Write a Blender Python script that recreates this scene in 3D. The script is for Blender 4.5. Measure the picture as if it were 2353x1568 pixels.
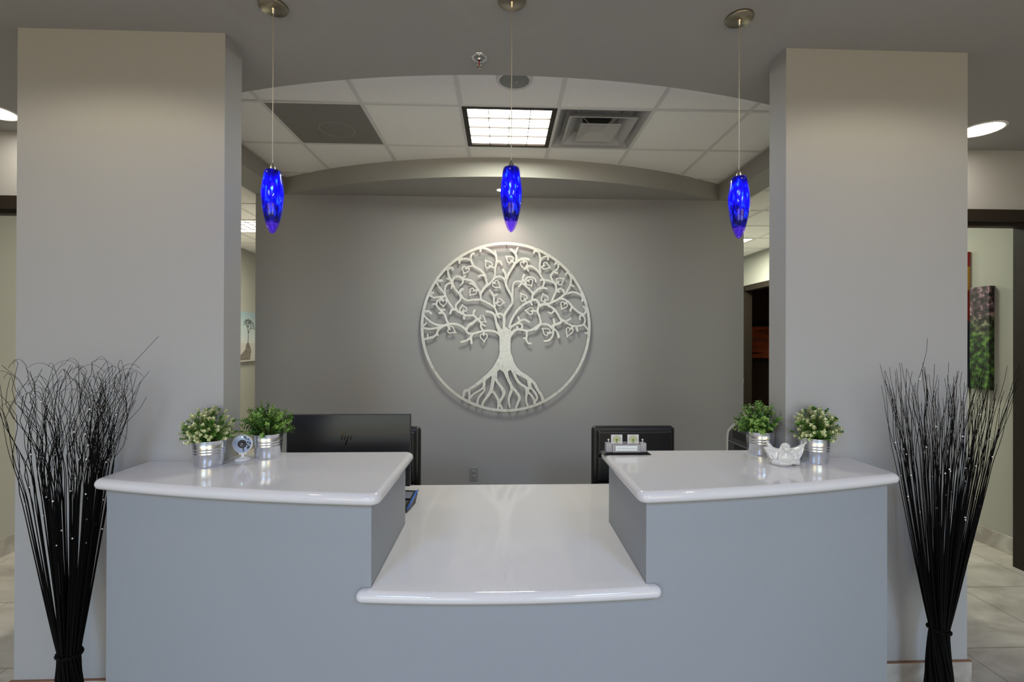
import bpy, bmesh, math, random
import numpy as np
from mathutils import Vector, Matrix
for o in list(bpy.data.objects): bpy.data.objects.remove(o)
SC = bpy.context.scene
COL = SC.collection
CZ = 1.60                      # camera height; the room's Z is measured from the floor

# ------------------------------------------------------------ camera
cam_d = bpy.data.cameras.new('camera'); cam = bpy.data.objects.new('camera', cam_d); COL.objects.link(cam)
yaw, pitch, roll = 0.03642, 0.00234, -0.00339
cy_, sy_, cp_, sp_ = math.cos(yaw), math.sin(yaw), math.cos(pitch), math.sin(pitch)
fw = Vector((sy_*cp_, cy_*cp_, sp_)); rt = Vector((cy_, -sy_, 0)); up = rt.cross(fw)
r2 = math.cos(roll)*rt - math.sin(roll)*up; u2 = math.sin(roll)*rt + math.cos(roll)*up
m = Matrix(((r2.x, u2.x, -fw.x, 0), (r2.y, u2.y, -fw.y, 0), (r2.z, u2.z, -fw.z, CZ), (0, 0, 0, 1)))
cam.matrix_world = m
cam_d.sensor_width = 36; cam_d.lens = 1087.06/2353*36; cam_d.shift_x = -0.00666; cam_d.clip_start = .02
SC.camera = cam

# ------------------------------------------------------------ world, exposure, large lights
SC.view_settings.view_transform = 'Standard'; SC.view_settings.look = 'None'
SC.view_settings.gamma = 1; SC.view_settings.use_curve_mapping = False
SC.view_settings.exposure = 0.0
W = bpy.data.worlds.new('world'); SC.world = W; W.use_nodes = True
W.node_tree.nodes['Background'].inputs[0].default_value = (.75, .85, 1, 1)
W.node_tree.nodes['Background'].inputs[1].default_value = 0.1

def area(name, loc, rot, sx, sy, power, col, spread=180):
    l = bpy.data.lights.new(name, 'AREA'); l.shape = 'RECTANGLE'; l.size = sx; l.size_y = sy
    l.energy = power; l.color = col; l.spread = math.radians(spread)
    o = bpy.data.objects.new(name, l); COL.objects.link(o); o.location = loc; o.rotation_euler = rot
    return o
def spot(name, loc, power, col, angle=100, blend=.5, rad=.04, rot=(0, 0, 0)):
    l = bpy.data.lights.new(name, 'SPOT'); l.energy = power; l.color = col
    l.spot_size = math.radians(angle); l.spot_blend = blend; l.shadow_soft_size = rad
    o = bpy.data.objects.new(name, l); COL.objects.link(o); o.location = loc; o.rotation_euler = rot
    return o
COOL = (.74, .86, 1.0); WARM = (1.0, .82, .58); NEUT = (1.0, .93, .80)
# daylight through the lobby's front windows, behind the camera: cool sky light nearer the sill, plus an added warm fill
def rgb(e, c):                      # energy and colour from a power and three channel weights
    k = max(c); return e*k, tuple(v/k for v in c)
for x in (-2.2, 2.2):
    e, c = rgb(90, (.72, .44, .03)); area('window_glow', (x, -3.42, 1.35), (math.radians(90), 0, 0), 3.2, 2.0, e, c)
    e, c = rgb(60, (.02, .20, .36)); area('window_sky', (x, -3.44, .90), (math.radians(78), 0, 0), 3.2, 1.3, e, c, 100)
# unseen lobby ceiling: added bluish fill panels, and small recessed lamps
for x in (-1.5, 1.5):
    e, c = rgb(60, (.38, .74, 1.45)); area('lobby_panel_lamp', (x, -1.6, 3.10), (0, 0, 0), .6, 1.2, e, c)
for x in (-1.3, 1.3):
    e, c = rgb(75, (.62, .50, .33)); spot('lobby_lamp', (x, -2.3, 3.08), e, c, 172, .3, .05)
for x in (-1.62, 1.65):
    e, c = rgb(42, (.36, .30, .19)); spot('lobby_lamp', (x, 1.33, 2.90), e, c, 152, .3, .03)  # added near lamps, out of view, that warm the upper columns
# office lamp in the tile ceiling, back-soffit accent lamp, corridor troffers
e, c = rgb(27, (.64, .68, .58)); area('office_troffer_lamp', (.046, 3.25, 3.04), (0, 0, 0), .5, .5, e, c)
e, c = rgb(7, (2.2, 1.67, 1.44)); spot('accent_lamp', (-.01, 4.085, 2.90), e, c, 120, .9, .02)
e, c = rgb(46, (1.6, 1.52, 1.23)); area('corridor_troffer_lamp', (-2.92, 5.55, 2.88), (0, 0, 0), .55, .55, e, c)
e, c = rgb(42, (1.7, 1.75, 1.4)); area('corridor_lamp', (3.05, 4.25, 2.88), (0, 0, 0), .3, .3, e*.24, c)  # unseen fill added to brighten the near corridor wall
area('corridor_troffer_lamp', (2.89, 6.15, 2.88), (0, 0, 0), .55, .55, e, c)

# ------------------------------------------------------------ helpers
def tag(o, label=None, cat=None, group=None, kind=None):
    if label: o['label'] = label
    if cat: o['category'] = cat
    if group: o['group'] = group
    if kind: o['kind'] = kind
    return o
def empty(name, loc=(0, 0, 0), rz=0, label=None, cat=None, group=None):
    o = bpy.data.objects.new(name, None); COL.objects.link(o)
    o.location = loc; o.rotation_euler = (0, 0, rz); o.empty_display_size = .05
    return tag(o, label, cat, group)
class MB:
    def __init__(s): s.v = []; s.f = []; s.sm = []
    def add(s, vs, fs, smooth=False):
        n = len(s.v); s.v += [tuple(v) for v in vs]
        for f in fs: s.f.append(tuple(i+n for i in f)); s.sm.append(smooth)
        return s
    def box(s, x0, x1, y0, y1, z0, z1):
        v = [(x, y, z) for z in (z0, z1) for y in (y0, y1) for x in (x0, x1)]
        return s.add(v, [(0, 2, 3, 1), (4, 5, 7, 6), (0, 1, 5, 4), (2, 6, 7, 3), (0, 4, 6, 2), (1, 3, 7, 5)])
    def obox(s, c, ax, ay, az, hx, hy, hz):     # oriented box
        c = Vector(c); v = [c+ax*(i*hx)+ay*(j*hy)+az*(k*hz) for k in (-1, 1) for j in (-1, 1) for i in (-1, 1)]
        return s.add(v, [(0, 2, 3, 1), (4, 5, 7, 6), (0, 1, 5, 4), (2, 6, 7, 3), (0, 4, 6, 2), (1, 3, 7, 5)])
    def prism(s, poly, z0, z1, smooth=False):    # plan polygon, counter-clockwise
        n = len(poly); v = [(x, y, z0) for x, y in poly]+[(x, y, z1) for x, y in poly]
        s.add(v, [tuple(range(n-1, -1, -1)), tuple(range(n, 2*n))])
        b = len(s.v)-2*n
        for i in range(n): s.f.append((b+i, b+(i+1) % n, b+n+(i+1) % n, b+n+i)); s.sm.append(smooth)
        return s
    def lathe(s, prof, seg=32, c=(0, 0, 0), ax='z', smooth=True, cap=False):
        c = Vector(c); v = []
        for r, h in prof:
            for k in range(seg):
                a = 2*math.pi*k/seg
                p = (r*math.cos(a), r*math.sin(a), h)
                if ax == 'y': p = (p[0], h, p[1])
                if ax == 'x': p = (h, p[0], p[1])
                v.append(c+Vector(p))
        f = []
        for i in range(len(prof)-1):
            for k in range(seg):
                a, b = i*seg+k, i*seg+(k+1) % seg
                q = (a, b, b+seg, a+seg)
                f.append(q if ax != 'y' else q[::-1])
        if cap: f += [tuple(range(seg-1, -1, -1)), tuple(range((len(prof)-1)*seg, len(prof)*seg))]
        return s.add(v, f, smooth)
    def tube(s, pts, rad, seg=6, cap=True):
        pts = [Vector(p) for p in pts]; n = len(pts)
        if not hasattr(rad, '__len__'): rad = [rad]*n
        v = []; ref = None
        for i, p in enumerate(pts):
            t = (pts[min(i+1, n-1)]-pts[max(i-1, 0)]).normalized()
            if ref is None: ref = t.orthogonal().normalized()
            ref = (ref-t*ref.dot(t)); ref = ref.normalized() if ref.length > 1e-6 else t.orthogonal().normalized()
            b = t.cross(ref)
            for k in range(seg):
                a = 2*math.pi*k/seg; v.append(p+(ref*math.cos(a)+b*math.sin(a))*rad[i])
        f = [(i*seg+k, i*seg+(k+1) % seg, (i+1)*seg+(k+1) % seg, (i+1)*seg+k) for i in range(n-1) for k in range(seg)]
        if cap: f += [tuple(range(seg-1, -1, -1)), tuple(range((n-1)*seg, n*seg))]
        return s.add(v, f, True)
    def ball(s, c, r, seg=12, rings=8, sc=(1, 1, 1)):
        prof = [(max(1e-5, r*math.sin(math.pi*i/rings)), -r*math.cos(math.pi*i/rings)) for i in range(rings+1)]
        n0 = len(s.v); s.lathe(prof, seg)
        for i in range(n0, len(s.v)):
            x, y, z = s.v[i]; s.v[i] = (x*sc[0]+c[0], y*sc[1]+c[1], z*sc[2]+c[2])
        return s
    def build(s, name, mat, parent=None, bevel=0, segs=3, fix=True, loc=None, weld=False):
        me = bpy.data.meshes.new(name); me.from_pydata(s.v, [], s.f)
        for p, q in zip(me.polygons, s.sm): p.use_smooth = q
        if fix:
            bm = bmesh.new(); bm.from_mesh(me)
            bmesh.ops.remove_doubles(bm, verts=bm.verts, dist=1e-6)
            bmesh.ops.recalc_face_normals(bm, faces=bm.faces); bm.to_mesh(me); bm.free()
        me.materials.append(mat)
        o = bpy.data.objects.new(name, me); COL.objects.link(o)
        if parent: o.parent = parent
        if loc: o.location = loc
        if bevel:
            b = o.modifiers.new('bevel', 'BEVEL'); b.width = bevel; b.segments = segs
            b.limit_method = 'ANGLE'; b.angle_limit = math.radians(35)
            for p in me.polygons: p.use_smooth = True
            w = o.modifiers.new('wn', 'WEIGHTED_NORMAL'); w.keep_sharp = False
        return o
def struct(name, mb, mat, **k): return tag(mb.build(name, mat, **k), kind='structure')

# ------------------------------------------------------------ materials
def mat(name, col, rough=.5, metal=0, bump=0, bscale=300, spec=.5, **kw):
    m = bpy.data.materials.new(name); m.use_nodes = True; nt = m.node_tree; b = nt.nodes['Principled BSDF']
    b.inputs['Base Color'].default_value = (*col, 1); b.inputs['Roughness'].default_value = rough
    b.inputs['Metallic'].default_value = metal; b.inputs['Specular IOR Level'].default_value = spec
    for k, v in kw.items(): b.inputs[k.replace('_', ' ')].default_value = v
    if bump:
        tc = nt.nodes.new('ShaderNodeTexCoord'); n = nt.nodes.new('ShaderNodeTexNoise'); n.inputs['Scale'].default_value = bscale
        n.inputs['Detail'].default_value = 3
        bp = nt.nodes.new('ShaderNodeBump'); bp.inputs['Strength'].default_value = bump; bp.inputs['Distance'].default_value = .002
        nt.links.new(tc.outputs['Object'], n.inputs['Vector']); nt.links.new(n.outputs[0], bp.inputs['Height'])
        nt.links.new(bp.outputs[0], b.inputs['Normal'])
    return m
def noisecol(m, cols, scale=5, detail=5, dist=0, stretch=(1, 1, 1), rough=None, lo=.35, hi=.65):
    nt = m.node_tree; b = nt.nodes['Principled BSDF']
    tc = nt.nodes.new('ShaderNodeTexCoord'); mp = nt.nodes.new('ShaderNodeMapping'); mp.inputs['Scale'].default_value = stretch
    n = nt.nodes.new('ShaderNodeTexNoise'); n.inputs['Scale'].default_value = scale; n.inputs['Detail'].default_value = detail
    n.inputs['Distortion'].default_value = dist
    r = nt.nodes.new('ShaderNodeValToRGB'); e = r.color_ramp.elements
    while len(e) < len(cols): e.new(.5)
    for i, c in enumerate(cols): e[i].position = lo+(hi-lo)*i/(len(cols)-1); e[i].color = (*c, 1)
    nt.links.new(tc.outputs['Object'], mp.inputs[0]); nt.links.new(mp.outputs[0], n.inputs[0])
    nt.links.new(n.outputs[0], r.inputs[0]); nt.links.new(r.outputs[0], b.inputs['Base Color'])
    return r
def emis(name, col, s):
    m = bpy.data.materials.new(name); m.use_nodes = True; nt = m.node_tree; b = nt.nodes['Principled BSDF']
    b.inputs['Base Color'].default_value = (*col, 1); b.inputs['Emission Color'].default_value = (*col, 1); b.inputs['Emission Strength'].default_value = s
    return m
M = {}
M['paint'] = mat('grey wall paint', (.352, .352, .358), .55, bump=.12, bscale=220, spec=.35)
M['paint_ceiling'] = mat('dark grey ceiling paint', (.34, .33, .31), .65, bump=.1, bscale=200, spec=.3)
M['paint_desk'] = mat('blue grey desk paint', (.275, .295, .325), .5, bump=.15, bscale=260, spec=.4)
M['paint_cream'] = mat('pale corridor paint', (.36, .36, .32), .6, bump=.1, bscale=220, spec=.3)
M['tile'] = mat('acoustic tile', (.46, .445, .42), .9, bump=.5, bscale=180, spec=.1)
noisecol(M['tile'], [(.86, .84, .80), (.93, .91, .87)], 260, 2)
M['tbar'] = mat('ceiling grid enamel', (.70, .68, .65), .5)
M['quartz'] = mat('white quartz', (.66, .64, .65), .07, bump=0, spec=.5, Coat_Weight=.0)
noisecol(M['quartz'], [(.61, .60, .62), (.69, .67, .69)], 420, 3, lo=.3, hi=.7)
M['bronze'] = mat('dark bronze door frame', (.020, .015, .011), .5, spec=.25)
M['darkroom'] = mat('dark brown room paint', (.06, .028, .017), .7)  # shade of the unlit room is put into this brown
M['chrome'] = mat('brushed nickel', (.55, .52, .48), .3, 1)
M['canopy'] = mat('satin nickel canopy', (.36, .32, .25), .32, 1)
M['steel'] = mat('polished chrome', (.75, .75, .76), .12, 1)
M['galv'] = mat('galvanised steel', (.72, .74, .78), .25, 1)
noisecol(M['galv'], [(.64, .67, .71), (.80, .82, .86)], 60, 4, .5, (1, 1, .3))
M['black'] = mat('black plastic', (.012, .013, .016), .38)
M['matte_black'] = mat('matte black', (.008, .008, .008), .6)
M['leather'] = mat('black leather', (.009, .009, .010), .36, bump=.3, bscale=400)
M['white'] = mat('white plastic', (.72, .72, .73), .35)
M['grille'] = mat('grey speaker grille', (.235, .24, .215), .6)
M['twig'] = mat('black dried twig', (.0025, .002, .002), .75, bump=.3, bscale=200, spec=.12)
M['pearl'] = mat('tiny clear bulb', (.85, .85, .85), .15)
M['porcelain'] = mat('white glazed porcelain', (.64, .63, .61), .1, Coat_Weight=.5)
M['soil'] = mat('dark moss', (.02, .03, .01), .9)
M['lamp'] = emis('lit lamp lens', (1, .90, .74), 46)
M['troffer'] = emis('lit troffer lens', (1, .90, .76), 9)
M['acrylic'] = mat('grey tinted acrylic', (.30, .31, .34), .12, 0, spec=.8)
M['paper'] = mat('business card paper', (.56, .53, .53), .6)
M['label'] = mat('silver name plate', (.74, .78, .78), .3)
# ------------------------------------------------------------ heights and outlines of the shell
ZS, ZT = CZ+1.318, CZ+1.467        # painted soffit underside, acoustic tile
XC = .035
def arc(x, y0, R): return y0+R-math.sqrt(R*R-(x-XC)**2)
def frontarc(x): return arc(x, 2.334, 4.67)
def backarc(x): return arc(x, 3.77, 3.83)
XSL, XSR, YW = -1.938, 2.0, 4.314
XOL, XOR = -2.203, 2.245            # outer faces of the side soffits = ends of back wall
def span(a, b, n): return [a+(b-a)*i/n for i in range(n+1)]

# floor: large porcelain tiles
fm = mat('stone look porcelain floor', (.3, .28, .25), .28, spec=.4)
def floor_nodes(m, sx, sy):
    nt = m.node_tree; b = nt.nodes['Principled BSDF']
    tc = nt.nodes.new('ShaderNodeTexCoord'); n = nt.nodes.new('ShaderNodeTexNoise'); n.inputs['Scale'].default_value = 1.6
    n.inputs['Detail'].default_value = 9; n.inputs['Distortion'].default_value = 1.2; n.inputs['Roughness'].default_value = .65
    mp = nt.nodes.new('ShaderNodeMapping'); mp.inputs['Rotation'].default_value = (0, 0, .5); mp.inputs['Scale'].default_value = (1, 2.2, 1)
    r = nt.nodes.new('ShaderNodeValToRGB'); e = r.color_ramp.elements
    e[0].position = .32; e[0].color = (.30, .275, .24, 1); e[1].position = .7; e[1].color = (.56, .53, .48, 1)
    br = nt.nodes.new('ShaderNodeTexBrick'); br.inputs['Scale'].default_value = 1; br.inputs['Mortar Size'].default_value = .004
    br.inputs['Brick Width'].default_value = sx; br.inputs['Row Height'].default_value = sy; br.offset = .5
    br.inputs['Color1'].default_value = (1, 1, 1, 1); br.inputs['Color2'].default_value = (.9, .9, .9, 1); br.inputs['Mortar'].default_value = (.55, .53, .5, 1)
    mx = nt.nodes.new('ShaderNodeMix'); mx.data_type = 'RGBA'; mx.blend_type = 'MULTIPLY'; mx.inputs[0].default_value = 1
    L = nt.links.new
    L(tc.outputs['Object'], mp.inputs[0]); L(mp.outputs[0], n.inputs[0]); L(n.outputs[0], r.inputs[0])
    L(tc.outputs['Object'], br.inputs[0]); L(r.outputs[0], mx.inputs[6]); L(br.outputs[0], mx.inputs[7]); L(mx.outputs[2], b.inputs['Base Color'])
floor_nodes(fm, 1.2, .6)
M['floor'] = fm
M['stone'] = mat('stone look tile baseboard', (.3, .28, .25), .35); noisecol(M['stone'], [(.30, .28, .25), (.52, .50, .46)], 6, 8, 1)
struct('floor', MB().box(-4.6, 6.2, -3.6, 9.6, -.1, 0), M['floor'])

# painted ceiling over lobby and desk, arched at both edges
xs = span(XSL, XSR, 40)
poly = [(-4.5, -.2+.02*4.5**2), ] + [(x, -.25+.03*x*x) for x in span(-3.5, 3.5, 14)] + [(4.5, .2)]
poly[0] = (-4.5, .2)
poly += [(4.5, 3.1), (XOR, 3.1), (XOR, frontarc(XSR)), (XSR, frontarc(XSR))]
poly += [(x, frontarc(x)) for x in xs[::-1]][1:-1]
poly += [(XSL, frontarc(XSL)), (XOL, frontarc(XSL)), (XOL, 3.1), (-4.5, 3.1)]
struct('ceiling', MB().prism(poly, ZS, ZT+.05), M['paint_ceiling'])
# side soffits and arched back bulkhead
struct('bulkhead_left', MB().box(XOL, XSL, frontarc(XSL), YW, ZS, ZT+.05), M['paint_ceiling'])
struct('bulkhead_right', MB().box(XSR, XOR, frontarc(XSR), YW, ZS, ZT+.05), M['paint_ceiling'])
pb = [(x, min(backarc(x), YW-.002)) for x in xs] + [(XSR, YW), (XSL, YW)]
struct('bulkhead_back', MB().prism(pb, ZS, ZT+.05), M['paint_ceiling'])
# lobby ceiling behind the camera, higher than the painted soffit
struct('ceiling_lobby', MB().box(-4.6, 4.6, -3.6, 1.2, ZT+.06, ZT+.12), M['tile'])

# acoustic tile ceilings with grid
def tiles(name, xg, yg, z, x0, x1, y0, y1, skip, clip=None):
    mb = MB(); gb = MB()
    xe = [x0]+[x for x in xg if x0 < x < x1]+[x1]; ye = [y0]+[y for y in yg if y0 < y < y1]+[y1]
    for a, b in zip(xe, xe[1:]):
        for c, d in zip(ye, ye[1:]):
            cx, cy = (a+b)/2, (c+d)/2
            if any(s[0] < cx < s[1] and s[2] < cy < s[3] for s in skip): continue
            mb.box(a, b, c, d, z+.004, z+.02)
    for x in xe[1:-1]: gb.box(x-.012, x+.012, y0, y1, z-.001, z+.0035)
    for y in ye[1:-1]: gb.box(x0, x1, y-.0119, y+.0119, z-.0012, z+.0034)
    gb.box(x0, x0+.02, y0, y1, z-.001, z+.0035); gb.box(x1-.02, x1, y0, y1, z-.001, z+.0035)
    struct('ceiling_tiles', mb, M['tile'], fix=False); struct('ceiling_grid', gb, M['tbar'], fix=False)
T = .6096
GX = [-1.478+T*i for i in range(-1, 7)]; GY = [2.9456+T*i for i in range(-2, 4)]
tiles('center', GX, GY, ZT, XSL, XSR, 2.2, YW, [(GX[1], GX[2], GY[2], GY[3]), (GX[3], GX[4], GY[2], GY[3]), (GX[4], GX[5], GY[2], GY[3])])
LX = [-3.81, -3.20, -2.595]; LY = [4.02+T*i for i in range(8)]
tiles('left', LX, [3.41]+LY, ZS, -3.69, XOL, 3.25, 8.2, [(-3.20, -2.595, LY[2], LY[3])])
RX = [2.60, 3.21]; RY = [4.0+T*i+.015 for i in range(8)]
tiles('right', RX, [3.41]+RY, ZS, XOR, 3.7, 3.25, 8.2, [(2.60, 3.21, RY[3], RY[4])])
struct('ceiling_void', MB().box(-4.6, 6.2, 2.2, 9.6, ZT+.30, ZT+.36), M['matte_black'])

# walls
H3 = ZT+.12
P = M['paint']
WT = CZ+1.467
struct('wall_wing_left', MB().box(-2.041, -1.186, 2.065, 2.196, 0, ZS), P)
struct('wall_wing_right', MB().box(1.266, 2.106, 2.065, 2.196, 0, ZS), P)
struct('wall_back', MB().box(XOL, XOR, YW, YW+.14, 0, ZS), P)
struct('wall_office_left', MB().box(XOL-.001, XOL+.12, YW+.14, 8.2, 0, ZS), P)
struct('wall_office_right', MB().box(XOR-.12, XOR+.001, YW+.14, 8.2, 0, ZS), P)
XL, XR = -3.69, 3.70
struct('wall_corridor_left', MB().box(XL-.12, XL, 3.25, 8.2, 0, ZS+.05), M['paint_cream'])
# right corridor wall with a doorway
DW0, DW1, DZ = 6.10, 7.13, 2.44
XRW = 3.716
struct('wall_corridor_right', MB().box(3.864, 3.98, 3.25, 5.2, 0, ZS+.05).box(XRW, 3.98, 5.1999, 5.3, 0, ZS+.05).box(XRW, 3.80, 5.3, DW0, 0, ZS+.05).box(XRW, 3.80, DW1, 8.2, 0, ZS+.05).box(XRW, 3.80, DW0, DW1, DZ, ZS+.05), M['paint_cream'])
struct('wall_end', MB().box(-4.6, 3.80, 8.2, 8.3, 0, ZS+.05), P)
# hall walls with doorways left and right
HY0, HY1 = 3.10, 3.25; OZ = CZ+.83
struct('wall_hall_left', MB().box(-4.5, -3.69, HY0, HY1, 0, ZS).box(-2.72, XOL, HY0, HY1, 0, ZS).box(-3.69, -2.72, HY0, HY1, OZ+.02, ZS), P)
struct('wall_hall_right', MB().box(3.72, 4.5, HY0, HY1, 0, ZS).box(XOR, 2.76, HY0, HY1, 0, ZS).box(2.76, 3.72, HY0, HY1, OZ+.02, ZS), P)
struct('wall_left', MB().box(-4.6, -4.5, -3.6, HY1, 0, H3), P)
struct('wall_right', MB().box(4.5, 4.6, -3.6, HY1, 0, H3), P)
fwb = MB().box(-4.5, -3.85, -3.6, -3.5, 0, H3).box(3.85, 4.5, -3.6, -3.5, 0, H3).box(-.55, .55, -3.6, -3.5, 0, H3)
for s in (-1, 1): a, b = sorted((s*.55, s*3.85)); fwb.box(a, b, -3.6, -3.5, 0, .3).box(a, b, -3.6, -3.5, 2.4, H3)
struct('wall_front', fwb, P)
for i, s in enumerate((-1, 1)):
    a, b = sorted((s*.55, s*3.85)); wb = MB()
    wb.box(a, b, -3.56, -3.51, .3, .35).box(a, b, -3.56, -3.51, 2.35, 2.4)
    for k in range(4): x = a+.025+(b-a-.05)*k/3; wb.box(x-.025, x+.025, -3.56, -3.51, .35, 2.35)
    struct('window_%d' % (i+1), wb, M['bronze'])
# door frames
def hollow_frame(x0, x1, ztop, y0, y1, w=.055, fz=.08):
    b = MB().box(x0, x0+w, y0, y1, 0, ztop).box(x1-w, x1, y0, y1, 0, ztop).box(x0, x1, y0, y1, ztop, ztop+fz)
    b.box(x0+w, x1-w, y0+.05, y0+.11, ztop-.02, ztop)
    return b
struct('door_1', hollow_frame(-3.70, -2.68, OZ, HY0-.02, HY1+.02), M['bronze'])
struct('door_2', hollow_frame(2.72, 3.745, OZ, HY0-.02, HY1+.02, .07), M['bronze'])
# third door frame, in the right corridor wall (opening runs along Y)
d3 = MB().box(XRW-.02, 3.815, DW0-.03, DW0+.05, 0, DZ).box(XRW-.02, 3.815, DW1-.05, DW1+.03, 0, DZ).box(XRW-.02, 3.815, DW0-.03, DW1+.03, DZ-.05, DZ+.03)
struct('door_3', d3, M['bronze'])
# dark room beyond it
struct('wall_far_room', MB().box(3.80, 6.2, 8.5, 8.6, 0, ZS).box(6.1, 6.2, 5.4, 8.5, 0, ZS).box(3.80, 6.1, 5.3, 5.4, 0, ZS), M['darkroom'])
struct('ceiling_far_room', MB().box(3.80, 6.2, 5.3, 8.6, ZS, ZS+.05), M['darkroom'])
# low half wall with a white cap at the end of the right corridor
struct('wall_low_partition', MB().box(2.6, 3.6, 5.99, 6.01+.08, 0, .735), M['paint_cream'])
struct('trim_1', MB().box(2.58, 3.62, 5.97, 6.11, .735, .765), mat('grey wall cap', (.11, .11, .10), .6))

# baseboards (stone tile)
BZ = CZ-1.43
bs = M['stone']
struct('baseboard_wing_left', MB().box(-2.05, -1.48, 2.055, 2.065, 0, BZ), bs)
struct('baseboard_wing_right', MB().box(1.535, 2.116, 2.053, 2.065, 0, BZ), bs)
struct('baseboard_corridor_left', MB().box(XL, XL+.012, 3.27, 8.2, 0, .135), bs)
struct('baseboard_corridor_right', MB().box(3.852, 3.864, 3.27, 5.2, 0, .135), bs)
struct('baseboard_back', MB().box(XOL, XOR, YW-.01, YW, 0, .135), bs)
tr = mat('copper edge strip', (.30, .16, .10), .4, .5)
struct('trim_2', MB().box(1.535, 2.118, 2.052, 2.065, BZ, BZ+.004), tr)
struct('trim_3', MB().box(-2.052, -1.48, 2.054, 2.065, BZ, BZ+.004), tr)
# ------------------------------------------------------------ ceiling fixtures
# troffers
M['louvre'] = mat('grey louvre strip', (.10, .10, .10), .6)
def troffer(loc, w, d, label, n=4):
    t = empty('troffer_light', loc, 0, label, 'ceiling light')
    fr = MB(); 
    o, i = w/2-.004, w/2-.035
    for a in (-1, 1):
        fr.box(min(a*o, a*i), max(a*o, a*i), -d/2+.004, d/2-.004, -.002, .05)
        fr.box(-i, i, min(a*(d/2-.004), a*(d/2-.035)), max(a*(d/2-.004), a*(d/2-.035)), -.002, .05)
    fr.build('frame', M['bronze'] if n == 4 else M['tbar'], t)
    L = MB().box(-i, i, -(d/2-.035), d/2-.035, .012, .02).build('lens', M['troffer'], t)
    lv = MB()
    for k in range(1, n):
        x = -i+2*i*k/n; lv.box(x-.0022, x+.0022, -(d/2-.035), d/2-.035, .002, .012)
    for k in range(1, n):
        y = -(d/2-.035)+2*(d/2-.035)*k/n; lv.box(-i, i, y-.0016, y+.0016, .0025, .0118)
    lv.build('louvre', M['louvre'], t, fix=False)
    return t
troffer((.046, 3.25, ZT), T, T, 'square lit ceiling panel with thin grid lines above the desk', 4)
troffer((-2.897, (LY[2]+LY[3])/2, ZS), T, T, 'lit ceiling panel in the left corridor above the tree canvas', 5)
troffer((2.905, (RY[3]+RY[4])/2, ZS), T, T, 'lit ceiling panel in the right corridor near the dark doorway', 5)
# perforated return panel
pm = mat('perforated painted steel', (.25, .24, .22), .6)
nt = pm.node_tree; tc = nt.nodes.new('ShaderNodeTexCoord'); vv = nt.nodes.new('ShaderNodeTexVoronoi'); vv.inputs['Scale'].default_value = 140
vv.inputs['Randomness'].default_value = 0; rr = nt.nodes.new('ShaderNodeValToRGB'); rr.color_ramp.elements[0].position = .25; rr.color_ramp.elements[1].position = .4
rr.color_ramp.elements[0].color = (.035, .033, .03, 1); rr.color_ramp.elements[1].color = (.31, .30, .27, 1)
nt.links.new(tc.outputs['Object'], vv.inputs[0]); nt.links.new(vv.outputs[0], rr.inputs[0]); nt.links.new(rr.outputs[0], nt.nodes['Principled BSDF'].inputs['Base Color'])
pt = empty('return_air_grille', (GX[1]+T/2, GY[2]+T/2, ZT), 0, 'square perforated return air panel in the tile ceiling', 'vent')
MB().box(-.295, .295, -.295, .295, 0, .004).build('perforated_panel', pm, pt)
MB().lathe([(.115, -.0008), (.1175, -.0008), (.1175, .0), (.115, .0), (.115, -.0008)], 40, (.03, .07, 0)).build('duct_ring', mat('galvanised duct edge', (.42, .42, .40), .5), pt)
# square cone diffuser
dt = empty('air_diffuser', (GX[4]+T/2, GY[2]+T/2, ZT), 0, 'square white stepped air diffuser beside the lit ceiling panel', 'vent')
dm = mat('diffuser enamel', (.43, .42, .405), .45)
def cone(mb, r0, z0, r1, z1, th=.006):
    for (ra, za, rb, zb) in ((r0, z0, r1, z1), (r0-th, z0+.001, r1-th, z1+.001)):
        v = [(sx*r, sy*r, z) for r, z in ((ra, za), (rb, zb)) for sx, sy in ((-1, -1), (1, -1), (1, 1), (-1, 1))]
        mb.add(v, [(k, (k+1) % 4, 4+(k+1) % 4, 4+k) for k in range(4)])
    mb.add([(sx*r, sy*r, z0) for r in (r0, r0-th) for sx, sy in ((-1, -1), (1, -1), (1, 1), (-1, 1))], [(k, (k+1) % 4, 4+(k+1) % 4, 4+k) for k in range(4)])
b = MB(); cone(b, .297, 0, .235, .075, .012); b.box(-.297, .297, -.297, .297, .075, .08); b.build('outer_frame', dm, dt, fix=False)
b = MB(); cone(b, .225, -.012, .15, .05, .014); b.build('middle_cone', dm, dt, fix=False)
b = MB(); v = [(-.135, -.135, -.018), (.135, -.135, -.018), (.135, .135, -.018), (-.135, .135, -.018), (-.05, -.05, .012), (.05, -.05, .012), (.05, .05, .012), (-.05, .05, .012)]
b.add(v, [(0, 1, 5, 4), (1, 2, 6, 5), (2, 3, 7, 6), (3, 0, 4, 7), (4, 5, 6, 7)])
b.box(-.136, .136, -.136, -.13, -.02, -.014).box(-.136, .136, .13, .136, -.02, -.014).box(-.136, -.13, -.13, .13, -.02, -.014).box(.13, .136, -.13, .13, -.02, -.014)
b.build('inner_cone', dm, dt, fix=False)
for sx in (-1, 1):
    for sy in (-1, 1): MB().tube([(sx*.06, sy*.06, .01), (sx*.19, sy*.19, .072)], .003).build('strut', M['tbar'], dt)
MB().lathe([(.001, .0745), (.10, .0745)], 30).build('duct_opening', M['matte_black'], dt, fix=False)
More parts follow.
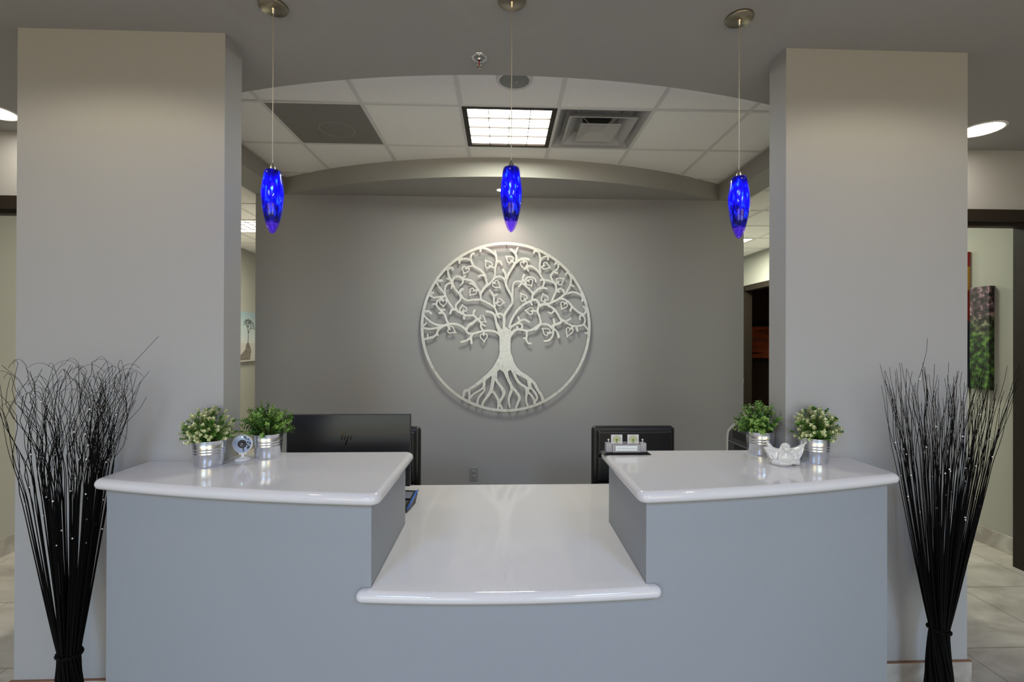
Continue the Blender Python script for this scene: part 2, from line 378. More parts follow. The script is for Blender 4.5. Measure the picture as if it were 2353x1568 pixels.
# ceiling speaker
sp = empty('ceiling_speaker', (.067, 2.64, ZT), 0, 'round grey speaker grille in the tile ceiling', 'speaker')
MB().lathe([(.1, .003), (.1, -.006), (.096, -.009), (.084, -.009), (.083, -.004)], 48).build('rim', M['tbar'], sp)
MB().lathe([(.083, -.004), (.06, -.010), (.03, -.013), (.0005, -.014)], 48).build('grille', M['grille'], sp)
MB().box(.006, .016, -.004, .001, -.0155, -.0125).build('badge', M['white'], sp)
# sprinkler
sk = empty('fire_sprinkler', (-.108, 2.19, ZS), 0, 'small chrome fire sprinkler head on the painted ceiling', 'sprinkler')
MB().lathe([(.038, 0), (.038, -.003), (.034, -.006), (.026, -.006), (.024, .002)], 32).build('escutcheon', M['steel'], sk)
b = MB().lathe([(.012, .0), (.012, -.012), (.009, -.016)], 16)
b.tube([(-.011, 0, -.014), (-.012, 0, -.024), (-.011, 0, -.034), (-.003, 0, -.044)], .0017).tube([(.011, 0, -.014), (.012, 0, -.024), (.011, 0, -.034), (.003, 0, -.044)], .0017)
b.build('body', M['steel'], sk)
MB().lathe([(.0025, -.016), (.0025, -.040)], 10, cap=True).build('glass_bulb', mat('red sprinkler bulb', (.35, .015, .01), .15), sk)
b = MB().lathe([(.0005, -.045), (.006, -.045), (.013, -.047), (.013, -.0485), (.0005, -.0475)], 16)
b.build('deflector', M['canopy'], sk)
# recessed lamps
def downlight(loc, r, label, z=0):
    t = empty('recessed_downlight', loc, 0, label, 'ceiling light')
    MB().lathe([(r*1.18, 0), (r*1.18, -.003), (r*1.1, -.006), (r, -.004), (r, .0)], 40).build('trim_ring', M['white'], t)
    MB().lathe([(r, -.002), (r*.6, -.0035), (.0005, -.004)], 40).build('lens', M['lamp'], t)
    return t
downlight((-2.93, 2.83, ZS), .098, 'round lit recessed lamp left of the left grey column')
downlight((2.94, 2.80, ZS), .102, 'round lit recessed lamp right of the right grey column')
downlight((-.012, 4.09, ZS), .032, 'small recessed accent lamp above the round tree wall art')

# ------------------------------------------------------------ pendants
glass = bpy.data.materials.new('blue streaked glass'); glass.use_nodes = True; nt = glass.node_tree; nt.nodes.clear()
N = nt.nodes.new; L = nt.links.new
out = N('ShaderNodeOutputMaterial'); tc = N('ShaderNodeTexCoord'); mp = N('ShaderNodeMapping'); mp.inputs['Scale'].default_value = (1, 1, .28)
nz = N('ShaderNodeTexNoise'); nz.inputs['Scale'].default_value = 95; nz.inputs['Detail'].default_value = 5; nz.inputs['Distortion'].default_value = .6
rp = N('ShaderNodeValToRGB'); e = rp.color_ramp.elements; e[0].position = .36; e[0].color = (.012, .003, .16, 1); e[1].position = .74; e[1].color = (.12, .34, 1, 1)
e.new(.54).color = (.022, .012, .46, 1)
tr_ = N('ShaderNodeBsdfTransparent'); tl = N('ShaderNodeBsdfTranslucent'); df = N('ShaderNodeBsdfDiffuse'); gl = N('ShaderNodeBsdfGlossy'); gl.inputs['Roughness'].default_value = .04
m1 = N('ShaderNodeMixShader'); m1.inputs[0].default_value = .30; m2 = N('ShaderNodeMixShader'); m3 = N('ShaderNodeMixShader'); m3.inputs[0].default_value = .15
fr = N('ShaderNodeFresnel'); fr.inputs[0].default_value = 1.5
L(tc.outputs['Object'], mp.inputs[0]); L(mp.outputs[0], nz.inputs[0]); L(nz.outputs[0], rp.inputs[0])
L(rp.outputs[0], tr_.inputs[0]); L(rp.outputs[0], tl.inputs[0]); L(rp.outputs[0], df.inputs[0])
L(tl.outputs[0], m3.inputs[1]); L(df.outputs[0], m3.inputs[2]); L(tr_.outputs[0], m1.inputs[1]); L(m3.outputs[0], m1.inputs[2])
gm_ = N('ShaderNodeNewGeometry'); sb = N('ShaderNodeMath'); sb.operation = 'SUBTRACT'; sb.inputs[0].default_value = 1; mu = N('ShaderNodeMath'); mu.operation = 'MULTIPLY'
L(gm_.outputs['Backfacing'], sb.inputs[1]); L(fr.outputs[0], mu.inputs[0]); L(sb.outputs[0], mu.inputs[1]); L(mu.outputs[0], m2.inputs[0]); L(m1.outputs[0], m2.inputs[1]); L(gl.outputs[0], m2.inputs[2]); L(m2.outputs[0], out.inputs[0])
tip = glass.copy(); tip.name = 'clear violet glass'; tn = tip.node_tree
for n_ in tn.nodes:
    if n_.type in ('BSDF_TRANSPARENT', 'BSDF_TRANSLUCENT', 'BSDF_DIFFUSE'):
        for l_ in list(n_.inputs[0].links): tn.links.remove(l_)
        n_.inputs[0].default_value = (.66, .52, 1, 1) if n_.type == 'BSDF_TRANSPARENT' else (.22, .08, .95, 1)
for n_ in tn.nodes:
    if n_.type == 'MIX_SHADER' and abs(n_.inputs[0].default_value-.30) < 1e-3 and not n_.inputs[0].links: n_.inputs[0].default_value = .13
bulb_m = emis('halogen capsule', (.75, .90, 1), 320)
PR = [(143, 290), (156, 360), (165, 450), (188, 600), (195, 700), (188, 850), (170, 1000), (150, 1100), (122, 1200)]
TP = [(121, 1202), (108, 1250), (90, 1300), (68, 1350), (45, 1385), (20, 1408), (1, 1415)]
def pz(y): return .669-(y-290)*.2465/1125
def pendant(x, y, label):
    t = empty('pendant_lamp', (x, y, ZS), 0, label, 'pendant lamp', 'blue glass pendant lamps over the desk')
    zo = CZ-ZS
    MB().lathe([(.0005, 0), (.054, 0), (.054, -.008), (.052, -.010), (.0005, -.010)], 48).build('canopy', M['canopy'], t)
    MB().lathe([(.0005, -.010), (.010, -.010), (.010, -.014), (.006, -.018), (.0055, -.030), (.002, -.033)], 20).build('cord_grip', M['chrome'], t)
    MB().tube([(0, 0, -.03), (0, 0, zo+.694)], .0017, 8).build('cord', M['cordm'], t)
    MB().lathe([(.002, zo+.699), (.006, zo+.694), (.010, zo+.683), (.0115, zo+.670), (.0115, zo+.655), (.014, zo+.652), (.014, zo+.630), (.0005, zo+.628)], 24).build('socket_cap', M['chrome'], t)
    k = .000212
    prof = [(r*k, zo+pz(h)) for r, h in PR]
    prof = [(prof[0][0]*.93, prof[0][1])]+prof
    g = MB().lathe(prof+[(r-.0032, h) for r, h in prof[::-1][:-1]], 40).build('glass_shade', glass, t)
    tp = [(r*k, zo+pz(h)) for r, h in TP]
    MB().lathe(tp+[(max(.0003, r*.72-.001), h*1+(.006 if i > 0 else 0)) for i, (r, h) in enumerate(tp[::-1][:])][1:] , 40).build('glass_tip', tip, t, fix=False)
    for a in (20, 140, 260):
        a = math.radians(a); MB().ball((.0335*math.cos(a), .0335*math.sin(a), zo+pz(350)), .0032, 10, 6).build('shade_screw', M['chrome'], t)
    MB().ball((0, 0, zo+.610), .0075, 14, 10, (1, 1, 1.9)).build('bulb', bulb_m, t)
    l = bpy.data.lights.new('pendant_glow', 'POINT'); l.energy = 1.6; l.color = (.55, .75, 1); l.shadow_soft_size = .004
    o = bpy.data.objects.new('pendant_glow', l); COL.objects.link(o); o.parent = t; o.location = (0, 0, zo+.585)
M['cordm'] = mat('silver pendant cord', (.62, .58, .50), .5, .2)
pendant(-.901, 1.890, 'blue glass pendant lamp hanging in front of the left grey column, leftmost')
pendant(.035, 1.818, 'blue glass pendant lamp hanging in the middle above the tree art')
pendant(.958, 1.880, 'blue glass pendant lamp hanging near the right grey column, rightmost')

# ------------------------------------------------------------ desk
DZ_ = CZ-.84       # low worktop top
UZ = CZ-.512       # raised counter top
TH = .042
XDL, XDR = -1.477, 1.533      # outer faces of the desk wall
XIL, XIR = -.442, .506        # opening
def deskarc(x, off=0): return arc(x, 1.612-off, 5.35)
desk = empty('reception_desk', (0, 1.612, 0), 0, 'wide blue grey reception desk with a bowed front and a low middle opening', 'desk')
def dprism(name, poly, z0, z1):
    return MB().prism([(x, y-1.612) for x, y in poly], z0, z1, smooth=False).build(name, M['paint_desk'], desk)
xl = span(XDL, XIL, 24)
dprism('partition', [(x, deskarc(x)) for x in xl]+[(XIL, 2.205), (-1.184, 2.205), (-1.184, 2.063), (XDL, 2.063)][:4], 0, UZ-TH)
xl = span(XIR, XDR, 24)
dprism('partition', [(x, deskarc(x)) for x in xl]+[(XDR, 2.063), (1.264, 2.063), (1.264, 2.205), (XIR, 2.205)], 0, UZ-TH)
xl = span(XIL, XIR, 20)
dprism('front_panel', [(x, deskarc(x)) for x in xl]+[(XIR, 1.74), (XIL, 1.74)], 0, DZ_-TH-.001)
for x in (-1.62, 1.66): MB().box(x, x+.03, .62, 1.15, 0, DZ_-TH-.001).build('end_panel', M['paint_desk'], desk)

def roundpoly(poly, radii, n=8):
    out = []; N_ = len(poly)
    for i, (p, r) in enumerate(zip(poly, radii)):
        p = Vector(p)
        if r <= 0: out.append(tuple(p)); continue
        a = (Vector(poly[i-1])-p).normalized(); b = (Vector(poly[(i+1) % N_])-p).normalized()
        ang = a.angle(b); d = r/math.tan(ang/2); c = p+(a+b).normalized()*(r/math.sin(ang/2))
        s, e_ = p+a*d-c, p+b*d-c
        a0 = math.atan2(s.y, s.x); a1 = math.atan2(e_.y, e_.x); dd = (a1-a0+math.pi) % (2*math.pi)-math.pi
        out += [(c.x+r*math.cos(a0+dd*k/n), c.y+r*math.sin(a0+dd*k/n)) for k in range(n+1)]
    return out
def slab(name, poly, ztop, label, cat='countertop', grp=None, flat=lambda a, b: False):
    cx = sum(p[0] for p in poly)/len(poly); cyy = sum(p[1] for p in poly)/len(poly)
    # one bullnosed slab: rings of the plan outline inset along a half-round profile
    n = len(poly); pts = [Vector(p) for p in poly]; r = TH/2-.001
    nrm = []                      # outward shift per vertex; edges that touch walls stay square (flat)
    for i in range(n):
        a = (pts[i]-pts[i-1]); b = (pts[(i+1) % n]-pts[i])
        na = Vector((a.y, -a.x)).normalized(); nb = Vector((b.y, -b.x)).normalized()
        da = 0. if flat(pts[i-1], pts[i]) else 1.; db = 0. if flat(pts[i], pts[(i+1) % n]) else 1.
        det = na.x*nb.y-na.y*nb.x
        if abs(det) < .05: h = (na+nb).normalized()*((da+db)/2)
        else: h = Vector(((da*nb.y-db*na.y)/det, (na.x*db-nb.x*da)/det))
        nrm.append(h)
    rings = []
    K = 8
    for k in range(K+1):
        t = math.pi*k/K; ins = r*(1-math.sin(t)); z = ztop-TH/2+r*math.cos(t)
        if k == 0: z = ztop
        if k == K: z = ztop-TH
        rings.append([(p.x-q.x*ins, p.y-q.y*ins, z) for p, q in zip(pts, nrm)])
    mb = MB(); v = [p for rg in rings for p in rg]; f = []; 
    for k in range(K):
        for i in range(n): f.append((k*n+i, (k+1)*n+i, (k+1)*n+(i+1) % n, k*n+(i+1) % n))
    mb.add(v, f, True)
    mb.f.append(tuple(range(n))); mb.sm.append(False)
    mb.f.append(tuple(range((K+1)*n-1, K*n-1, -1))); mb.sm.append(False)
    mb.v = [(x-cx, y-cyy, z-ztop+TH) for x, y, z in mb.v]
    o = mb.build(name, M['quartz'], fix=False, loc=(cx, cyy, ztop-TH))
    # triangulate caps
    bm = bmesh.new(); bm.from_mesh(o.data); bmesh.ops.recalc_face_normals(bm, faces=bm.faces)
    bmesh.ops.triangulate(bm, faces=[f for f in bm.faces if len(f.verts) > 4]); bm.to_mesh(o.data); bm.free()
    return tag(o, label, cat, grp)
OH = .037
def front(x0, x1, n=15): return [(x, deskarc(x, OH)) for x in span(x0, x1, n)]
UB = 2.235
fl = front(-1.512, -.405)
slab('raised_countertop', roundpoly(fl+[(-.405, UB), (-1.184, UB), (-1.184, 2.063), (-1.512, 2.063)], [.03]+[0]*(len(fl)-2)+[.036, .04, 0, 0, .0]), UZ, 'raised white quartz countertop on the left side of the desk, behind the webcam and two pots', flat=lambda a, b: min(a.y, b.y) > 2.05 and max(a.x, b.x) < -1.1)
bpy.data.objects['raised_countertop']['label'] = 'raised white quartz countertop on the left side of the desk, carrying the webcam'
fl = front(.469, 1.570)
slab('raised_countertop', roundpoly(fl+[(1.570, 2.063), (1.264, 2.063), (1.264, UB), (.469, UB)], [.036]+[0]*(len(fl)-2)+[.03, 0, 0, 0, .04]), UZ, 'raised white quartz countertop on the right side of the desk, carrying the white figurine', flat=lambda a, b: min(a.y, b.y) > 2.05 and min(a.x, b.x) > 1.2)
fl = front(-.489, .556, 14)
yf = deskarc(.5)-.001
pl = fl+[(.556, yf), (XIR-.001, yf), (XIR-.001, 2.206), (1.72, 2.206), (1.72, 2.790), (-1.66, 2.790), (-1.66, 2.206), (XIL+.001, 2.206), (XIL+.001, yf), (-.489, yf)]
slab('desk_worktop', roundpoly(pl, [.024]+[0]*(len(fl)-2)+[.024]+[0]*10), DZ_, 'low white quartz worktop running through the middle opening of the desk', flat=lambda a, b: min(a.y, b.y) > 1.63 or (abs(a.y-b.y) < 1e-4 and a.y > 1.61))
# ------------------------------------------------------------ round tree wall art (cut sheet metal)
Q = {1: (960, 550), 2: (1155, 550), 3: (960, 740), 4: (1155, 740)}; S = 7.4667
ST = []
def st(q, w, pts):
    ox, oy = Q[q]
    ST.append([(ox+p[0]/S, oy+p[1]/S, (p[2] if len(p) > 2 else w)/S) for p in pts])
LF = []
def leaf(q, c, tp, stem):
    ox, oy = Q[q]; LF.append(tuple((ox+a[0]/S, oy+a[1]/S) for a in (c, tp, stem)))
st(1, 38, [(1380,1560),(1340,1430),(1318,1320),(1265,1260),(1175,1240)])
st(1, 32, [(1350,1290),(1330,1210),(1270,1140),(1170,1085),(1080,1045),(980,1040),(900,1050),(830,1050),(770,1010),(735,950)])
st(1, 34, [(690,1250),(655,1190),(655,1130),(700,1080),(735,1020),(720,960),(670,900),(620,830),(595,760),(600,700),(640,655),(700,645),(755,680),(770,740),(735,790)])
st(1, 40, [(722,910),(740,872),(768,865)]); st(1, 30, [(590,770),(575,850)])
st(1, 32, [(770,665),(810,640)]); st(1, 36, [(770,690),(850,700),(920,720),(970,770),(1010,840),(1050,890),(1072,950),(1075,1040)])
st(1, 32, [(890,765),(940,775),(990,820)]); leaf(1, (938,908), (882,972), (1015,870)); st(1, 22, [(1000,875),(1040,890)])
st(1, 36, [(1080,925),(1120,850),(1175,780),(1165,700),(1150,640),(1120,585),(1060,525),(960,470),(920,400),(903,330),(915,270),(955,250)])
st(1, 32, [(1090,915),(1150,830),(1240,750),(1290,690),(1340,650),(1400,640),(1460,670),(1490,720)])
st(1, 34, [(1150,640),(1090,622),(1038,642)]); st(1, 32, [(900,370),(840,345),(760,345),(712,385),(710,418)]); st(1, 40, [(740,335),(690,360)])
leaf(1, (812,532), (783,600), (858,482)); st(1, 24, [(960,478),(900,470),(858,484)])
st(1, 36, [(520,520),(575,495),(602,530)]); st(1, 36, [(510,530),(530,640),(560,705),(590,745)]); st(1, 28, [(500,685),(545,695)])
st(1, 32, [(590,762),(520,770),(478,810),(462,900),(475,985)])
st(1, 32, [(320,750),(375,840),(440,920),(482,1000),(530,1085),(580,1160),(620,1205),(680,1240),(750,1278),(820,1308),(930,1312),(975,1325)])
st(1, 38, [(620,1210),(575,1225),(556,1280)]); st(1, 42, [(350,720),(412,720)]); st(1, 42, [(220,930),(262,930)]); st(1, 40, [(205,945),(235,985)])
st(1, 32, [(205,975),(280,1008),(360,1000),(430,988),(495,1012)]); leaf(1, (435,1098), (440,1168), (425,1030)); st(1, 30, [(420,1000),(425,1045)])
st(1, 32, [(392,1030),(340,1065),(322,1125),(345,1175),(390,1222),(430,1265),(470,1310),(490,1380),(520,1440),(545,1462)])
st(1, 28, [(262,1122),(322,1115)]); st(1, 34, [(395,1218),(458,1215)]); st(1, 34, [(372,1275),(425,1268)])
st(1, 38, [(110,1255),(185,1242),(235,1280)]); st(1, 34, [(105,1310),(170,1375),(240,1432),(320,1470),(420,1482),(530,1462)])
st(1, 28, [(110,1490),(148,1445)]); leaf(1, (775,1198), (762,1125), (778,1262)); st(1, 24, [(778,1255),(792,1300)])
st(1, 34, [(810,1312),(785,1345),(795,1368)]); st(1, 36, [(955,1312),(952,1262),(972,1222)])
st(1, 32, [(965,1318),(1020,1372),(1050,1385)]); st(1, 34, [(1012,1372),(950,1440),(870,1490),(838,1550)])
leaf(1, (1092,1372), (1172,1422), (1032,1370)); st(1, 34, [(1055,1400),(1082,1450),(1078,1500),(1110,1565)]); st(1, 32, [(1095,1455),(1150,1490)])
leaf(1, (1205,440), (1148,360), (1272,488)); st(1, 26, [(1270,485),(1318,490)])
st(1, 34, [(1080,150),(1200,180),(1280,235),(1332,295),(1342,370),(1330,450),(1316,520),(1318,600),(1290,690)]); st(1, 30, [(1308,200),(1340,290)])
st(1, 32, [(1345,392),(1400,378),(1430,435)]); st(1, 36, [(1070,160),(1066,212)])
leaf(1, (1335,775), (1418,842), (1275,735)); st(1, 40, [(1452,525),(1492,590),(1502,660),(1500,740)])
st(1, 34, [(1230,882),(1278,940),(1298,1010),(1296,1090),(1318,1150)]); st(1, 26, [(1292,975),(1350,950)]); leaf(1, (1402,1080), (1488,1085), (1325,1095))
st(1, 36, [(1345,1290),(1400,1278),(1450,1295),(1480,1345),(1478,1450),(1475,1560)]); st(1, 30, [(1352,1300),(1390,1345)])
# upper right
st(2, 40, [(42,740),(60,820),(110,910),(155,1000),(152,1100),(100,1175),(42,1260),(14,1360),(14,1520)])
st(2, 42, [(48,720),(90,600),(150,500),(205,410),(250,375),(300,340),(370,330),(438,345)])
st(2, 38, [(222,400),(225,300),(195,230),(130,175)]); st(2, 26, [(222,225),(225,185),(250,145)])
leaf(2, (112,345), (38,288), (180,402)); leaf(2, (355,428), (378,520), (372,378)); st(2, 28, [(372,382),(330,350)])
st(2, 34, [(395,470),(430,462),(490,465),(550,500),(610,560),(650,630),(690,690),(760,700),(830,722),(890,762),(910,830),(910,885),(870,970),(832,1075)])
st(2, 32, [(405,490),(430,540)]); st(2, 34, [(642,697),(690,690)])
st(2, 34, [(640,560),(628,500),(626,450),(632,380),(625,280),(600,215),(540,198),(524,228)]); st(2, 30, [(632,400),(652,340),(700,300),(770,285)]); st(2, 34, [(770,280),(768,342)])
leaf(2, (725,455), (812,486), (660,470)); st(2, 26, [(662,470),(625,475)])
st(2, 32, [(882,425),(915,400),(948,450),(930,500),(880,540),(830,590),(820,650),(865,720),(905,770)]); st(2, 36, [(875,552),(930,578)]); st(2, 30, [(900,395),(930,380)])
leaf(2, (972,712), (1052,660), (912,752)); st(2, 34, [(1070,598),(1100,570),(1140,598),(1166,680),(1150,780),(1100,880),(1072,925)]); st(2, 32, [(1158,772),(1208,800)])
st(2, 34, [(930,868),(980,842),(1030,868),(1052,915),(1110,922),(1200,900),(1300,930),(1360,980),(1362,1050)]); st(2, 32, [(920,870),(958,902)])
st(2, 36, [(760,1112),(850,1072),(950,1020),(1030,960),(1080,915)]); st(2, 48, [(610,1142),(700,1112),(775,1115)])
leaf(2, (710,1008), (680,922), (712,1068)); st(2, 30, [(712,1065),(718,1110)])
st(2, 38, [(622,1130),(590,1060),(540,1032),(490,1052),(400,1092),(300,1160),(220,1250),(150,1370),(105,1500)]); st(2, 30, [(470,1075),(496,1125)])
st(2, 36, [(500,1040),(502,965),(530,920),(600,852),(670,820),(702,740),(700,690)]); st(2, 38, [(680,828),(745,840)])
st(2, 32, [(522,935),(490,900),(420,830),(345,765),(320,730)]); st(2, 38, [(325,745),(338,665),(356,610)]); st(2, 34, [(312,765),(265,810)])
st(2, 32, [(322,735),(260,720),(190,742),(166,820),(160,950),(152,1010)])
leaf(2, (455,742), (492,802), (408,700)); st(2, 30, [(385,770),(368,710),(410,655),(490,648),(545,680),(560,728)])
leaf(2, (350,1000), (298,920), (395,1072)); leaf(2, (1042,1128), (1002,1202), (1095,1065)); st(2, 24, [(1092,1070),(1110,1050)])
st(2, 34, [(970,1008),(1040,1022),(1120,1070),(1180,1140),(1250,1210),(1340,1268),(1382,1280),(1420,1240),(1420,1185),(1385,1150)]); st(2, 38, [(1182,1155),(1155,1220)])
st(2, 32, [(1362,1290),(1320,1322),(1322,1368)]); st(2, 32, [(1370,1290),(1408,1360),(1390,1450),(1300,1482),(1200,1482),(1110,1442),(1020,1382),(990,1360)])
st(2, 38, [(612,1150),(590,1230),(625,1330),(640,1440),(560,1545)]); leaf(2, (462,1228), (370,1220), (530,1228)); st(2, 26, [(530,1228),(590,1232)])
st(2, 36, [(770,1130),(860,1182),(920,1250),(970,1340),(1000,1395),(960,1440),(880,1462)]); st(2, 30, [(782,1248),(825,1268),(875,1225)])
st(2, 32, [(1030,1392),(1100,1390),(1160,1355)]); st(2, 38, [(868,1370),(880,1440),(860,1510)])
st(2, 34, [(258,1338),(285,1395),(240,1440),(150,1495)]); st(2, 32, [(290,1398),(370,1378),(450,1420)])
st(2, 30, [(240,1442),(310,1452),(330,1500),(305,1550)]); st(2, 30, [(242,1505),(255,1545)])
# trunk and lower right
st(4, 0, [(40,150,120),(38,220,190),(35,400,190),(37,520,193),(42,600,222),(44,670,270),(42,730,250)])
st(4, 40, [(110,240,70),(160,180,56),(210,140,46),(280,125,38),(400,148,34),(500,130,36),(600,62,42),(680,34,36),(770,42,36),(830,90,42),(860,110,42)])
st(4, 32, [(120,190),(132,95),(200,42),(280,20)]); st(4, 32, [(310,30),(332,85),(300,125)]); st(4, 32, [(245,90),(258,128)])
st(4, 34, [(402,150),(408,230),(398,290),(430,360),(478,364)]); st(4, 26, [(356,275),(395,282)])
leaf(4, (745,165), (665,108), (805,195)); st(4, 26, [(800,190),(850,170)])
st(4, 34, [(850,90),(865,180),(832,270),(770,320),(712,322)]); st(4, 38, [(870,110,30),(930,170,34),(955,255,48)]); st(4, 40, [(850,60),(920,35),(995,5)])
leaf(4, (1140,150), (1098,258), (1190,88)); st(4, 24, [(1190,95),(1180,60)])
st(4, 34, [(1262,85),(1280,150)]); st(4, 30, [(1385,40),(1435,90),(1470,150)]); st(4, 38, [(1422,185),(1475,185)])
st(4, 0, [(40,830,80),(90,980,46),(140,1080,46),(152,1150,50),(120,1250,46),(100,1340,34),(122,1460,30)])
st(4, 0, [(165,1125,44),(235,1200,42),(285,1290,46),(260,1380,42),(225,1470,36)])
st(4, 0, [(170,830,56),(230,970,46),(300,1060,46),(380,1110,44),(420,1165,66),(405,1250,42),(400,1350,36),(430,1450,36)])
st(4, 0, [(430,1200,38),(500,1270,36),(542,1350,42),(540,1410,42)])
st(4, 0, [(110,690,150),(190,800,112),(300,888,78),(430,965,66),(455,1060,66),(462,1130,50)])
st(4, 0, [(478,1125,36),(560,1220,38),(588,1300,34),(555,1365,36)])
st(4, 0, [(450,970,50),(540,1050,46),(600,1165,48),(665,1260,48),(690,1350,56)])
# lower left
st(3, 38, [(520,46),(620,36),(720,62),(810,122),(850,188),(920,205),(1020,182),(1110,160),(1230,150),(1340,175),(1430,240,60)])
st(3, 38, [(500,58),(420,85),(352,150),(330,210),(270,262),(200,280),(130,300)]); st(3, 30, [(330,210),(352,232)]); st(3, 28, [(174,220),(182,275)])
st(3, 36, [(90,108),(200,125),(320,112),(430,78)]); leaf(3, (572,142), (658,188), (528,100)); st(3, 26, [(522,60),(528,105)])
st(3, 38, [(930,210),(900,272),(830,322),(745,346)]); st(3, 38, [(912,280),(920,368)]); leaf(3, (1128,255), (1136,352), (1128,195)); st(3, 28, [(1128,160),(1128,205)])
st(3, 34, [(838,125),(862,60),(990,-20)]); st(3, 50, [(1345,20,46),(1375,100,60),(1420,170,90)]); st(3, 38, [(1475,20),(1470,160)])
st(3, 0, [(1420,690,150),(1335,800,110),(1215,910,76),(1090,1010,60),(980,1090,50),(880,1155,46),(805,1190,48),(785,1270,40)])
st(3, 0, [(872,1165,34),(888,1250,34),(880,1350,42)])
st(3, 0, [(1135,990,50),(1132,1110,44),(1060,1170,34),(960,1232,34),(895,1300,40)])
st(3, 0, [(1128,1100,38),(1142,1170,34),(1080,1250,34),(1030,1320,38),(1022,1410,40)])
st(3, 0, [(1315,840,90),(1292,980,62),(1272,1100,60),(1250,1190,62),(1180,1290,46),(1120,1370,36),(1108,1440,34)])
st(3, 0, [(1278,1180,42),(1325,1240,38),(1370,1320,44),(1388,1380,52),(1375,1480,34)]); st(3, 0, [(1395,1390,36),(1440,1475,40)])
st(3, 0, [(1330,880,60),(1345,1000,46),(1420,1100,46),(1475,1200,60),(1450,1290,48),(1400,1365,46)])
def cat(pts, n=5):
    if len(pts) < 3: return pts
    p = [pts[0]]+pts+[pts[-1]]; o = []
    for i in range(1, len(p)-2):
        for k in range(n):
            t = k/n; o.append(tuple(.5*((2*b)+(c-a)*t+(2*a-5*b+4*c-d)*t*t+(3*b-a-3*c+d)*t**3) for a, b, c, d in zip(p[i-1], p[i], p[i+1], p[i+2])))
    return o+[pts[-1]]
CX, CY, RR = 1162.2, 751.5, 194.7
step = .5; x0, y0 = CX-RR-4, CY-RR-4; n = int((2*RR+8)/step)+1
gx = x0+np.arange(n)*step; gy = y0+np.arange(n)*step
F = np.full((n, n), 50., np.float32)      # signed distance, [y, x]
def smin(a, b, k=1.1):
    h = np.clip(.5+.5*(b-a)/k, 0, 1); return b*(1-h)+a*h-k*h*(1-h)
def paint(pts):
    pts = cat(pts); mw = max(p[2] for p in pts)/2+5
    i0 = max(0, int((min(p[0] for p in pts)-mw-x0)/step)); i1 = min(n, int((max(p[0] for p in pts)+mw-x0)/step)+2)
    j0 = max(0, int((min(p[1] for p in pts)-mw-y0)/step)); j1 = min(n, int((max(p[1] for p in pts)+mw-y0)/step)+2)
    X, Y = np.meshgrid(gx[i0:i1], gy[j0:j1]); D = np.full(X.shape, 50.)
    for a, b in zip(pts, pts[1:]):
        dx, dy = b[0]-a[0], b[1]-a[1]; l2 = dx*dx+dy*dy+1e-9
        t = np.clip(((X-a[0])*dx+(Y-a[1])*dy)/l2, 0, 1)
        D = np.minimum(D, np.hypot(X-a[0]-t*dx, Y-a[1]-t*dy)-(a[2]+(b[2]-a[2])*t)/2)
    F[j0:j1, i0:i1] = smin(F[j0:j1, i0:i1], D)
for s in ST: paint(s)
for c, tp, sm_ in LF:                      # heart-shaped leaf outlines
    c = Vector(c); d = (Vector(tp)-c); ln = d.length; d.normalize(); pr = Vector((-d.y, d.x)); w = 8.2
    pts = [(-.34, 0), (-.62, .30), (-.62, .72), (-.20, .98), (.25, .78), (.62, .30), (1.0, 0)]
    base = c
    left = [base+d*(a*(ln*.93 if a > 0 else 9.6))+pr*(b_*w) for a, b_ in pts]
    right = [base+d*(a*(ln*.93 if a > 0 else 9.6))-pr*(b_*w) for a, b_ in pts]
    for side in (left, right): paint([(p.x, p.y, 2.7) for p in side])
    a = base+d*(-.34*9.6); s_ = Vector(sm_); paint([(s_.x, s_.y, 3.2), (a.x, a.y, 3.2)])
X, Y = np.meshgrid(gx, gy); RD = np.hypot(X-CX, Y-CY)
F = smin(F, np.abs(RD-(RR-3.1))-3.1, 1.0); F = np.maximum(F, RD-RR)
# marching squares -> closed loops
ins = F < 0; segs = {}
def lerp(p, q, a, b): t = a/(a-b); return p+(q-p)*t
cells = np.argwhere((ins[:-1, :-1].astype(int)+ins[1:, :-1]+ins[:-1, 1:]+ins[1:, 1:]) % 4 != 0)
for j, i in cells:
    c = [(i, j), (i+1, j), (i+1, j+1), (i, j+1)]; v = [ins[q[1], q[0]] for q in c]
    ent = []; ext = []
    for k in range(4):
        a, b = c[k], c[(k+1) % 4]
        if v[k] != v[(k+1) % 4]:
            key = (min(a, b), max(a, b)); (ext if v[k] else ent).append((k, key))
    if len(ent) == 1: segs[ext[0][1]] = ent[0][1]
    else:
        for k, key in ext: segs[key] = min(ent, key=lambda e: (e[0]-k) % 4)[1]
def pt(key):
    (a, b), (c, d) = key; fa, fb = F[b, a], F[d, c]; t = fa/(fa-fb)
    return (x0+(a+(c-a)*t)*step, y0+(b+(d-b)*t)*step)
loops = []; left = dict(segs)
while left:
    s0 = next(iter(left)); k = s0; lp = []
    while k in left: nx = left.pop(k); lp.append(pt(k)); k = nx
    if len(lp) > 14: loops.append(lp)
def simp(lp):
    P_ = np.array(lp); P_ = (np.roll(P_, 1, 0)+2*P_+np.roll(P_, -1, 0))/4
    o = [P_[0]]; 
    for i in range(1, len(P_)-1):
        a, b, c = o[-1], P_[i], P_[i+1]
        area2 = abs((b[0]-a[0])*(c[1]-a[1])-(b[1]-a[1])*(c[0]-a[0])); l = np.hypot(*(c-a))
        if area2/max(l, 1e-6) > .035 or l > 4: o.append(b)
    return o
MPP = .767/RR
cu = bpy.data.curves.new('art', 'CURVE'); cu.dimensions = '2D'; cu.fill_mode = 'BOTH'; cu.extrude = .002
